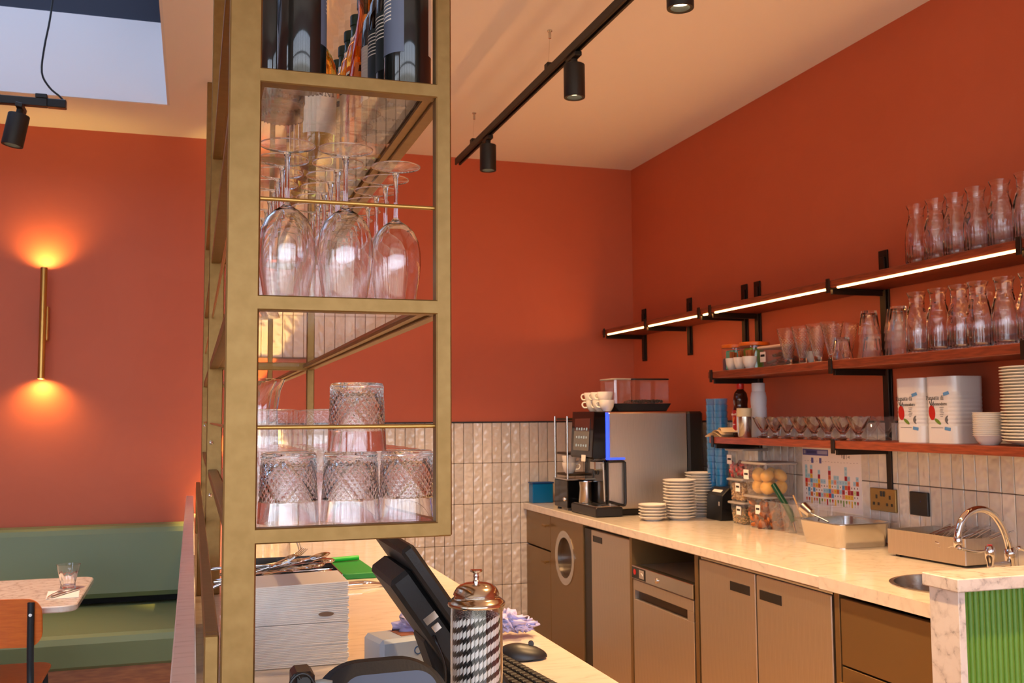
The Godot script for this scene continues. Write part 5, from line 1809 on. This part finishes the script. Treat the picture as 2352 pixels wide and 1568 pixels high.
func carafe_parts() -> Array:
	var wave := func(a: float, s: float) -> Vector2:   # lower body gently fluted, dented shoulders
		var y: float = s * 0.228
		var prof := [[0.0, 0.040], [0.02, 0.0425], [0.09, 0.043], [0.125, 0.040], [0.155, 0.0335], [0.175, 0.0275], [0.183, 0.0262], [0.188, 0.0285], [0.192, 0.0265], [0.205, 0.0275], [0.228, 0.0345]]
		var r: float = prof[-1][1]
		for i in prof.size() - 1:
			if y <= prof[i + 1][0] + 1e-9:
				var t: float = (y - prof[i][0]) / (prof[i + 1][0] - prof[i][0])
				r = lerpf(prof[i][1], prof[i + 1][1], t * t * (3 - 2 * t))
				break
		var dent := 0.0011 * cos(a * 5.0 + sin(y * 60.0)) * smoothstep(0.08, 0.13, y) * smoothstep(0.185, 0.16, y)
		var fl := 0.00055 * cos(a * 22.0) * smoothstep(0.1, 0.08, y) * smoothstep(0.0, 0.01, y)
		return Vector2(r + dent + fl, y)
	var solid := mb().revolve(wave, 88, 48)
	solid.lathe([P(0.0345, 0.228), P(0.0325, 0.2282), P(0.0255, 0.205), P(0.0245, 0.192), P(0.0245, 0.183), P(0.0255, 0.175), P(0.0315, 0.155), P(0.038, 0.125), P(0.0408, 0.09), P(0.040, 0.02), P(0.034, 0.011), P(0.0, 0.010)], 44, 0, TAU, 0.9)
	solid.lathe([P(0.0, 0.002), P(0.03, 0.0008), P(0.034, 0.0), P(0.040, 0.0)], 44)
	var shell := mb().revolve(wave, 66, 40)
	shell.lathe([P(0.0, 0.002), P(0.034, 0.0), P(0.040, 0.0)], 40)
	return [solid.mesh(), shell.mesh()]


func wall_shelf_things() -> void:
	var T1 := 2.0004
	var T2 := 1.6734
	var T3 := 1.3474
	# --- carafes on the upper and the middle shelf
	var cp := carafe_parts()
	var c0: Node3D = null
	var c1: Node3D = null
	var zs1 := [-3.066, -2.965, -2.868, -2.767, -2.658, -2.548, -2.44]
	var zs2 := [-3.069, -2.958, -2.854, -2.764, -2.647, -2.54, -2.435]
	for s in 2:
		var y: float = [T1, T2][s]
		for i in 7:
			for b in 2:
				if s == 1 and b == 1 and i == 0:
					continue
				var x := (2.558 if s == 0 else 2.548) + b * 0.102
				var p := V(x, y, ([zs1, zs2][s][i] as float) + (0.012 if b == 1 else 0.0))
				var lb: String = "glass carafe on the %s wall shelf, %s row, %s from the left end" % [["upper", "middle"][s], ["front", "rear"][b], ORD[i]]
				if b == 0:
					if c0 == null:
						c0 = thing("carafe", lb, "carafe", p, 0, "glass carafes on the wall shelves")
						obj("glass_body", cp[0], M.glass, c0)
					else:
						dup(c0, p, rng.randf() * 6, lb)
				elif c1 == null:
					c1 = thing("carafe", lb, "carafe", p, 0, "glass carafes on the wall shelves")
					obj("glass_body", cp[1], M.sheet, c1)
				else:
					dup(c1, p, rng.randf() * 6, lb)
	# --- tumblers: nested stacks and single ones, upside down
	var tmb := func(solid: bool) -> ArrayMesh:
		var b := mb()
		var fn := func(a: float, s: float) -> Vector2:
			var facet := 1.0 / maxf(0.001, cos(fposmod(a, TAU / 9.0) - PI / 9.0)) * cos(PI / 9.0)
			var r := 0.0435 - 0.0135 * s
			return Vector2(r * lerpf(1.0, facet, smoothstep(0.25, 0.45, s)), s * 0.093)
		b.revolve(fn, 54, 16)
		b.lathe([P(0.0292, 0.093), P(0.0, 0.0935)], 27)
		if solid:
			b.lathe([P(0.0, 0.084), P(0.024, 0.084), P(0.030, 0.074), P(0.0415, 0.0), P(0.0435, 0.0)], 36, 0, TAU, 0.9)
		return b.mesh()
	var solid_t: ArrayMesh = tmb.call(true)
	var shell_t: ArrayMesh = tmb.call(false)
	var t0: Node3D = null
	var t1: Node3D = null
	for q in [[2.548, -3.345, 4, "front left", 1], [2.60, -3.255, 4, "rear", 0], [2.552, -3.175, 4, "front right", 1], [2.655, -3.17, 4, "wall side", 0], [2.522, -3.487, 1, "single beside the patterned glasses", 1], [2.665, -3.515, 1, "single by the wall", 0], [2.62, -3.425, 1, "single left of the stacks", 1]]:
		for i in q[2]:
			var lb: String = ("%s tumbler from the bottom of the %s nested stack on the middle shelf" % [ORD[i], q[3]]) if q[2] > 1 else "faceted tumbler upside down on the middle shelf, " + q[3]
			var p := V(q[0], T2 + i * 0.0315, q[1])
			var use_solid: bool = q[4] == 1 and (i == q[2] - 1)
			if use_solid:
				if t0 == null:
					t0 = thing("tumbler", lb, "tumbler", p, 0, "tumblers upside down on the middle wall shelf")
					obj("glass_body", solid_t, M.glass, t0)
				else:
					dup(t0, p, rng.randf() * 6, lb)
			elif t1 == null:
				t1 = thing("tumbler", lb, "tumbler", p, 0, "tumblers upside down on the middle wall shelf")
				obj("glass_body", shell_t, M.sheet, t1)
			else:
				dup(t1, p, rng.randf() * 6, lb)
	# --- conical patterned glasses
	var cone := mb()
	cone.revolve(func(a: float, s: float) -> Vector2:
		var u := a / TAU * 16.0
		var q := s * 10.0
		var gr := minf(absf(fposmod(u + q, 1.0) - 0.5), absf(fposmod(u - q, 1.0) - 0.5)) * 2.0
		return Vector2(0.0165 + 0.0325 * s - 0.0011 * (1.0 - gr) * smoothstep(0.0, 0.1, s) * smoothstep(1.0, 0.93, s), 0.018 + s * 0.148), 128, 64)
	cone.lathe([P(0.049, 0.166), P(0.0475, 0.166), P(0.0155, 0.030), P(0.0, 0.028)], 40, 0, TAU, 0.9)
	cone.lathe([P(0.0, 0.0), P(0.032, 0.0), P(0.033, 0.003), P(0.018, 0.008), P(0.0165, 0.018)], 40)
	var conem := cone.mesh()
	var k0: Node3D = null
	for i in 6:
		var lb: String = "conical glass with a diamond lattice on the middle shelf, %s from the left" % ORD[i]
		var p := V(2.545, T2, [-3.915, -3.80, -3.69, -3.585, -3.86, -3.63][i])
		if i >= 4:
			p.x = 2.65
			lb = "conical lattice glass in the rear on the middle shelf, %s one" % ["left", "right"][i - 4]
		if k0 == null:
			k0 = thing("conical_glass", lb, "glass", p, 0, "conical lattice glasses on the middle shelf")
			obj("glass_body", conem, M.glass, k0)
		else:
			dup(k0, p, i * 0.37, lb)
	# --- sugar cups, tub and jars at the left end of the middle shelf
	var cupm := mb().lathe([P(0, 0), P(0.017, 0), P(0.021, 0.003), P(0.031, 0.03), P(0.0345, 0.058), P(0.0325, 0.058), P(0.029, 0.03), P(0.018, 0.005), P(0, 0.005)], 28).mesh()
	var u0: Node3D = null
	for i in 4:
		var p: Vector3 = [V(2.515, T2, -4.352), V(2.512, T2, -4.272), V(2.512, T2, -4.188), V(2.60, T2, -3.80)][i]
		var lb: String = ["first white cup of sugar sticks, nearest the left shelf end", "second white cup of sugar sticks in the middle of three", "third white cup of sugar sticks beside the lidded tub", "white cup of sticks behind the conical glasses"][i]
		if u0 == null:
			u0 = thing("sugar_cup", lb, "cup", p, 0, "white cups of sugar sticks")
			obj("cup_bowl", cupm, M.china, u0)
		else:
			dup(u0, p, 0, lb)
	var sst := mb().lohi(V(-0.007, 0, -0.0012), V(0.007, 0.075, 0.0012), 0.0008).mesh()
	var s0: Node3D = null
	for i in 3:
		for k in 6:
			var p := V(2.513 + rng.randf_range(-0.014, 0.014), T2 + 0.012 + rng.randf_range(0, 0.006), [-4.352, -4.272, -4.188][i] + rng.randf_range(-0.013, 0.013))
			var brown: bool = i == 0 and k < 2
			var o: Node3D
			if s0 == null:
				s0 = thing("sugar_stick", "brown sugar stick in the first white cup", "sugar sachet", p, 0, "sugar sticks in the white cups")
				obj("sachet", sst, M.paper, s0)
				o = s0
			else:
				o = dup(s0, p, 0, "brown sugar stick in the first white cup" if brown else "white sugar stick in the %s white cup" % ORD[i])
			if brown:
				(o.get_child(0) as MeshInstance3D).material_override = M.sachet
			o.rotation = V(rng.randf_range(-0.2, 0.2), rng.randf() * 3, rng.randf_range(-0.2, 0.2))
	lid_tub(V(2.632, T2, -4.085))
	for i in 2:
		var j := thing("storage_jar", ["glass jar with a wooden lid and teal packet at the left shelf end", "glass jar with a wooden lid and green packet behind the sugar cups"][i], "jar", V(2.60, T2, -4.46 + i * 0.17))
		obj("glass_body", mb().lathe([P(0, 0), P(0.068, 0), P(0.072, 0.004), P(0.072, 0.115), P(0.069, 0.115)], 40), M.sheet, j)
		obj("wooden_lid", mb().cyl(V(0, 0.1152, 0), 0.073, 0.018, 40, 0.003), M.orange_ply, j)
		var pk := mb()
		pk.box(V(-0.01, 0.055, 0.01), V(0.075, 0.10, 0.07), 0.006)
		obj("packet", pk, [pm(c8(96, 190, 160), 0.5), pm(c8(120, 160, 40), 0.5)][i], j)
		obj("packet", mb().box(V(-0.02, 0.035, -0.045), V(0.05, 0.065, 0.03), 0.005), pm(c8(60, 56, 80), 0.5), j)
	# --- lowest shelf: leaflets, sauce bottle, flask, dessert glasses, tins, bowls, plates
	for i in 3:
		var o := thing("leaflet", "cream paper leaflet fanned at the left end of the lowest shelf, %s sheet" % ORD[i], "leaflet", V(2.50 + i * 0.008, T3 + 0.0006 + i * 0.012, -4.50 + i * 0.03), 0.35 - i * 0.3)
		var b := mb()
		for k in 8:   # a gently arched sheet
			var xa := -0.05 + k * 0.0125
			var h0 := 0.022 * sin(PI * k / 8.0)
			var h1 := 0.022 * sin(PI * (k + 1) / 8.0)
			b.face([V(-0.03, h0, xa), V(0.12, h0, xa), V(0.12, h1, xa + 0.0125), V(-0.03, h1, xa + 0.0125)], V(0, 1, 0))
			b.face([V(-0.03, h0 - 0.0005, xa), V(0.12, h0 - 0.0005, xa), V(0.12, h1 - 0.0005, xa + 0.0125), V(-0.03, h1 - 0.0005, xa + 0.0125)], V(0, -1, 0))
		obj("sheet", b, pm(c8(226, 196, 150), 0.8), o)
	var sb := thing("sauce_bottle", "brown squeeze bottle with a red cap and red biscuit topping label", "bottle", V(2.585, T3, -4.405), 0.1)
	var sfn := func(a: float, s: float) -> Vector2:
		var y: float = s * 0.235
		var prof := [[0.0, 0.036], [0.006, 0.039], [0.07, 0.0405], [0.13, 0.0375], [0.155, 0.0345], [0.185, 0.0375], [0.21, 0.033], [0.235, 0.017]]
		var r := 0.017
		for i in prof.size() - 1:
			if y <= prof[i + 1][0] + 1e-9:
				var t: float = (y - prof[i][0]) / (prof[i + 1][0] - prof[i][0])
				r = lerpf(prof[i][1], prof[i + 1][1], t * t * (3 - 2 * t))
				break
		return Vector2(r * (1.0 - 0.18 * absf(cos(a)) ** 3 * smoothstep(0.235, 0.2, y)), y)
	obj("bottle_body", mb().revolve(sfn, 40, 40), pm(c8(52, 18, 8), 0.12), sb)
	obj("cap", mb().at(0, 0.2352, 0).lathe([P(0, 0), P(0.018, 0), P(0.0195, 0.003), P(0.0185, 0.026), P(0.016, 0.028), P(0, 0.028)], 24), M.tomato, sb)
	var fx := Transform3D(Basis(V(0, 0, 1), V(0, 1, 0), V(-1, 0, 0)), V(-0.0405, 0, 0))
	var lbm := mb()
	lbm.lathe([P(0.0412, 0.022), P(0.0412, 0.115), P(0.0408, 0.128)], 20, -PI / 2 - 0.62, -PI / 2 + 0.62)
	obj("white_label", lbm, M.paper, sb)
	var lrm := mb()
	lrm.lathe([P(0.0417, 0.032), P(0.0417, 0.132)], 16, -PI / 2 - 0.40, -PI / 2 + 0.40)
	var lr := obj("red_label", lrm, pm(c8(150, 10, 16), 0.4), sb)
	var onl := fx * Transform3D(Basis(), V(0, 0, 0.0016))
	text("lettering", "Biscoff", 0.0125, M.paper, lr, onl * Transform3D(Basis(), V(0, 0.111, 0)), "Droid Serif")
	text("lettering", "topping", 0.006, M.paper, lr, onl * Transform3D(Basis(), V(0, 0.062, 0)))
	var bis := mb()
	bis.t = onl * Transform3D(Basis.from_euler(V(0, 0, -0.5)), V(0, 0.086, 0))
	bis.prism(rrect(0.010, 0.026, 0.003), 0.001)
	obj("biscuit_print", bis, pm(c8(186, 96, 34), 0.6), lr)
	var fl := thing("protein_shaker", "steel shaker with a pale wooden band beside the sauce bottle", "shaker", V(2.52, T3, -4.262))
	obj("steel_cup", mb().lathe([P(0, 0), P(0.030, 0), P(0.032, 0.004), P(0.035, 0.099), P(0, 0.099)], 32), M.steel_smooth, fl)
	obj("wooden_band", mb().cyl(V(0, 0.0992, 0), 0.0362, 0.041, 32, 0.002), pm(c8(190, 172, 136), 0.5), fl)
	var wb := thing("white_bottle", "ribbed white plastic bottle behind the steel shaker", "bottle", V(2.62, T3, -4.295))
	obj("bottle_body", mb().lathe([P(0, 0), P(0.036, 0), P(0.038, 0.004), P(0.038, 0.14), P(0.036, 0.15), P(0.038, 0.16), P(0.039, 0.19), P(0.035, 0.215), P(0.031, 0.222), P(0.032, 0.226), P(0.032, 0.258), P(0.030, 0.262), P(0, 0.262)], 32), pm(c8(196, 196, 202), 0.4), wb)
	var gm := mb()   # fluted footed dessert glass
	gm.revolve(func(a: float, s: float) -> Vector2:
		var r := 0.013 + 0.036 * pow(s, 0.8)
		var w := cos(a * 6.0)
		return Vector2(r * (1.0 + 0.05 * w * smoothstep(0.0, 0.3, s)), 0.030 + 0.066 * s + 0.003 * w * smoothstep(0.8, 1.0, s)), 72, 24)
	gm.revolve(func(a: float, s: float) -> Vector2:
		var q := 1.0 - s
		var r := 0.004 + 0.0425 * pow(q, 0.85)
		var w := cos(a * 6.0)
		return Vector2(maxf(0.0, r * (1.0 + 0.05 * w * smoothstep(0.0, 0.3, q)) - (0.004 if s > 0.98 else 0.0)), 0.036 + 0.060 * q + 0.003 * w * smoothstep(0.8, 1.0, q)), 72, 20)
	gm.lathe([P(0, 0.0), P(0.030, 0.0), P(0.032, 0.003), P(0.026, 0.008), P(0.012, 0.013), P(0.010, 0.020), P(0.013, 0.030)], 36)
	var gmm := gm.mesh()
	var d0: Node3D = null
	for i in 9:
		for r in 2:
			var lb: String = "footed dessert glass on the lowest wall shelf, %s row, %s from the left" % [["front", "rear"][r], ORD[i]]
			var p := V(2.545 + r * 0.108, T3, -4.135 + i * 0.1005 + r * 0.03)
			if p.z > -3.335:
				continue
			if d0 == null:
				d0 = thing("dessert_glass", lb, "dessert glass", p, 0, "dessert glasses on the lowest shelf")
				obj("glass_body", gmm, M.glass, d0)
			else:
				var o := dup(d0, p, rng.randf() * 6, lb)
				if r == 1:
					(o.get_child(0) as MeshInstance3D).material_override = M.sheet
	for i in 2:
		var t := thing("food_tin", ["left white catering tin printed with a red tomato, on the lowest shelf", "right white catering tin printed with a red tomato, next to the bowls"][i], "tin", V(2.633, T3, -3.156 + i * 0.166))
		var b := mb()
		var lo := rrect(0.145, 0.156, 0.035, 6)
		var ys := [0.0, 0.004, 0.055]
		for k in 8:
			ys.append_array([0.062 + k * 0.0145, 0.062 + k * 0.0145 + 0.007])
		ys.append_array([0.185, 0.236, 0.24])
		for k in ys.size() - 1:
			var mid: bool = k >= 3 and k < ys.size() - 3
			var w0 := -0.0022 if mid and k % 2 == 0 else 0.0
			var w1 := -0.0022 if mid and k % 2 == 1 else 0.0
			loft(b, rrect(0.145 + w0, 0.156 + w0, 0.035, 6), rrect(0.145 + w1, 0.156 + w1, 0.035, 6), ys[k], ys[k + 1])
		b.t = Transform3D(Basis(V(1, 0, 0), V(0, 0, -1), V(0, 1, 0)), V(0, 0.237, 0))
		b.prism(lo, 0.001)
		obj("tin_body", b, M.tin, t)
		var fr := to_left(V(-0.0727, 0, 0))
		var pr := mb()
		pr.t = fr * Transform3D(Basis.from_euler(V(0, 0, 0.12)), V(-0.034, 0.110, 0))
		pr.prism(ellipse(0.0165, 0.027), 0.0006)
		obj("tomato_print", pr, M.tomato, t)
		var st := mb()
		for q in [[-0.040, 0.137, -0.045, 0.152], [-0.036, 0.137, -0.034, 0.158], [-0.032, 0.136, -0.024, 0.150]]:
			st.tube([fr * V(q[0], q[1], 0.0004), fr * V(q[2], q[3], 0.0004)], 0.0012, 6)
		obj("stalk_print", st, M.ink, t)
		var lf := mb()
		lf.t = fr * Transform3D(Basis.from_euler(V(0, 0, -0.55)), V(-0.006, 0.078, 0))
		lf.prism(ellipse(0.018, 0.0065), 0.0006)
		obj("leaf_print", lf, M.leaf, t)
		text("lettering", "Passata di", 0.019, M.ink, t, fr * Transform3D(Basis(), V(-0.018, 0.163, 0.0002)), "Droid Serif")
		text("lettering", "pomodoro", 0.014, M.ink, t, fr * Transform3D(Basis(), V(0.008, 0.1405, 0.0002)), "Droid Serif")
		var ln := mb()
		for k in 6:
			ln.t = fr
			ln.lohi(V(0.006 + (k % 2) * 0.003, 0.128 - k * 0.0065, 0.0), V(0.027 - (k % 3) * 0.003, 0.1292 - k * 0.0065, 0.0006))
		ln.lohi(V(-0.04, 0.0548, 0.0), V(0.02, 0.0562, 0.0006))
		var lnn := obj("small_print", ln, M.ink, t)
		lnn.set_meta("kind", "stuff")
		var em := mb()
		em.t = fr * Transform3D(Basis.from_euler(V(0, 0.5, 0)), V(0.049, 0.084, -0.005))
		em.prism(ellipse(0.017, 0.017), 0.0012)
		obj("round_emblem", em, pm(c8(96, 92, 92), 0.5), t)
		for q in [[0.040, 0.178, 0.25], [0.042, 0.052, -0.15]]:
			var tp := mb()
			tp.t = fr * Transform3D(Basis.from_euler(V(0, 0.12, q[2])), V(q[0], q[1], -0.001))
			tp.prism(rrect(0.026, 0.012, 0.001, 1), 0.0012)
			obj("blue_tape", tp, M.tape, t)
	var bm := mb().lathe([P(0, 0), P(0.028, 0), P(0.030, 0.003), P(0.041, 0.014), P(0.0445, 0.024), P(0.052, 0.0325), P(0.0505, 0.0335), P(0.0425, 0.025), P(0.039, 0.015), P(0.028, 0.006), P(0, 0.005)], 36).mesh()
	var w0: Node3D = null
	for i in 12:
		var lb: String = "%s white bowl from the bottom of the bowl stack by the tins" % ORD[i]
		var p := V(2.56, T3 + i * 0.0069, -2.752)
		if w0 == null:
			w0 = thing("small_bowl", lb, "bowl", p, 0, "white bowls beside the plates")
			obj("china_body", bm, M.china, w0)
		else:
			dup(w0, p, 0, lb)
	plate_stack(V(2.595, T3, -2.565), 0.118, 24, 0.0102, "dinner_plate", "tall plate stack at the lowest shelf end")


func lid_tub(at: Vector3) -> void:
	var o := thing("lidded_tub", "clear tub of brown biscuits with a cream lid beside the sugar cups", "tub", at)
	var b := mb()
	loft(b, rrect(0.125, 0.20, 0.016), rrect(0.14, 0.22, 0.02), 0.0, 0.092)
	obj("clear_walls", b, M.tub, o)
	obj("bottom", mb().lohi(V(-0.06, 0.0, -0.098), V(0.06, 0.0015, 0.098)), M.tub, o)
	var ld := mb()
	ld.t = Transform3D(Basis(V(1, 0, 0), V(0, 0, -1), V(0, 1, 0)), V(0, 0.0923, 0))
	ld.prism(rrect(0.155, 0.245, 0.022), 0.012, 0.004)
	obj("lid", ld, pm(c8(226, 206, 184), 0.4), o)
	obj("paper_label", mb().lohi(V(-0.0705, 0.03, -0.092), V(-0.069, 0.078, -0.045)), M.paper, o)
	obj("dark_print", mb().lohi(V(-0.0712, 0.055, -0.086), V(-0.0706, 0.066, -0.051)), M.ink, o)
	var first: MeshInstance3D = null
	var bm := mb().lohi(V(-0.025, 0, -0.016), V(0.025, 0.010, 0.016), 0.004).mesh()
	for i in 22:
		var bi := obj("biscuit", bm, pm(c8(120, 66, 26), 0.7) if first == null else first.material_override, o)
		first = bi
		bi.position = V(rng.randf_range(-0.03, 0.03), 0.006 + (i / 6) * 0.017 + rng.randf_range(0, 0.004), -0.07 + (i % 6) * 0.028)
		bi.rotation = V(rng.randf_range(-0.3, 0.3), rng.randf() * 3, rng.randf_range(-0.3, 0.3))


func table_side() -> void:
	var t := thing("table", "pale marble topped table with rounded corners before the green bench", "table", V(-0.92, 0, -4.58))
	var tp := mb()
	tp.t = Transform3D(Basis(V(1, 0, 0), V(0, 0, -1), V(0, 1, 0)), V(0, 0.725, 0))
	tp.prism(rrect(1.02, 0.75, 0.06, 8), 0.025, 0.004)
	obj("tabletop", tp, M.marble, t)
	obj("column", mb().cyl(V(0, 0.03, 0), 0.035, 0.694, 24), M.black, t)
	obj("base", mb().lathe([P(0, 0), P(0.22, 0), P(0.225, 0.006), P(0.21, 0.014), P(0.05, 0.03), P(0, 0.03)], 40), M.black, t)
	var Y := 0.7505
	var np := thing("napkin", "white paper napkin under the fork and knife on the marble table", "napkin", V(-0.487, Y, -4.475), 0.08)
	obj("sheet", mb().lohi(V(-0.06, 0, -0.10), V(0.06, 0.002, 0.10), 0.0005), M.paper, np)
	var sc := 1.0
	var f := thing("table_fork", "fork lying on the white napkin in front of the drinking glass", "fork", V(-0.515, Y + 0.0055, -4.47), deg_to_rad(80))
	obj("metal_body", cutlery("fork"), M.chrome, f)
	var k := thing("dinner_knife", "knife lying on the white napkin right of the fork", "knife", V(-0.478, Y + 0.0065, -4.475), deg_to_rad(66))
	obj("metal_body", cutlery("table_knife"), M.chrome, k)
	var g := thing("drinking_glass", "small clear faceted drinking glass on the marble table", "glass", V(-0.487, Y + 0.0002, -4.64))
	var b := mb()
	b.revolve(func(a: float, s: float) -> Vector2:
		var r := 0.030 + 0.017 * pow(s, 1.2)
		var n := 9.0
		var fc := cos(PI / n) / maxf(0.01, cos(fposmod(a, TAU / n) - PI / n))
		var w := smoothstep(0.05, 0.1, s) * smoothstep(0.72, 0.6, s - 0.05 * cos(fposmod(a, TAU / n) * n))
		return Vector2(r * lerpf(1.0, fc, w) - 0.0012 * w, s * 0.098), 90, 30)
	b.lathe([P(0.047, 0.098), P(0.0452, 0.098), P(0.036, 0.05), P(0.0265, 0.012), P(0.0, 0.011)], 36, 0, TAU, 0.9)
	b.lathe([P(0.0, 0.001), P(0.026, 0.0), P(0.030, 0.0)], 36)
	obj("glass_body", b, M.glass, g)
	# chair
	var c := thing("chair", "orange plywood chair on dark steel tube legs at the marble table", "chair", V(-0.735, 0, -4.335))
	var bk := mb()   # curved back board
	var xs := []
	for i in 29:
		xs.append(0.215 * sin(lerpf(-PI / 2, PI / 2, i / 28.0)))
	var h := func(x: float) -> float: return 0.034 + sqrt(maxf(0.0, 0.056 * 0.056 - pow(maxf(0.0, absf(x) - 0.159), 2)))
	var zc := func(x: float) -> float: return 0.135 + 0.035 * (x / 0.215) * (x / 0.215)
	var pt := func(x: float, sy: float, sz: float) -> Vector3: return V(x, 0.70 + sy * h.call(x), zc.call(x) + sz * 0.005 + (0.018 if sy > 0 else 0.0))
	for i in 28:
		for sd in [-1.0, 1.0]:
			bk.face([pt.call(xs[i], -1.0, sd), pt.call(xs[i + 1], -1.0, sd), pt.call(xs[i + 1], 1.0, sd), pt.call(xs[i], 1.0, sd)], V(0, 0, sd))
			bk.face([pt.call(xs[i], sd, -1.0), pt.call(xs[i + 1], sd, -1.0), pt.call(xs[i + 1], sd, 1.0), pt.call(xs[i], sd, 1.0)], V(0, sd, 0))
	for sd in [-1.0, 1.0]:
		var xe: float = xs[28] * sd
		bk.face([pt.call(xe, -1.0, -1.0), pt.call(xe, 1.0, -1.0), pt.call(xe, 1.0, 1.0), pt.call(xe, -1.0, 1.0)], V(sd, 0, 0))
	obj("backrest", bk, M.orange_ply, c)
	var se := mb()
	se.t = Transform3D(Basis(V(1, 0, 0), V(0, 0, -1), V(0, 1, 0)), V(0, 0.445, -0.105))
	se.prism(rrect(0.40, 0.39, 0.07, 6), 0.012, 0.003)
	obj("seat", se, M.orange_ply, c)
	for s in [-1.0, 1.0]:
		obj("rear_leg", mb().tube(smooth([V(s * 0.19, 0.0, 0.25), V(s * 0.178, 0.43, 0.165), V(s * 0.175, 0.60, 0.172), V(s * 0.175, 0.765, 0.186), V(s * 0.175, 0.771, 0.186)], 4), 0.0125, 12), M.chair_steel, c)
		obj("front_leg", mb().tube(smooth([V(s * 0.19, 0.0, -0.27), V(s * 0.18, 0.40, -0.23), V(s * 0.165, 0.434, -0.19), V(s * 0.16, 0.434, 0.08), V(s * 0.175, 0.42, 0.165)], 4), 0.011, 12), M.chair_steel, c)
		obj("screw", mb().rot(V(90, 0, 0), V(s * 0.175, 0.735, 0.1975)).cyl(V(0, 0, 0), 0.006, 0.003, 12), M.steel_smooth, c)
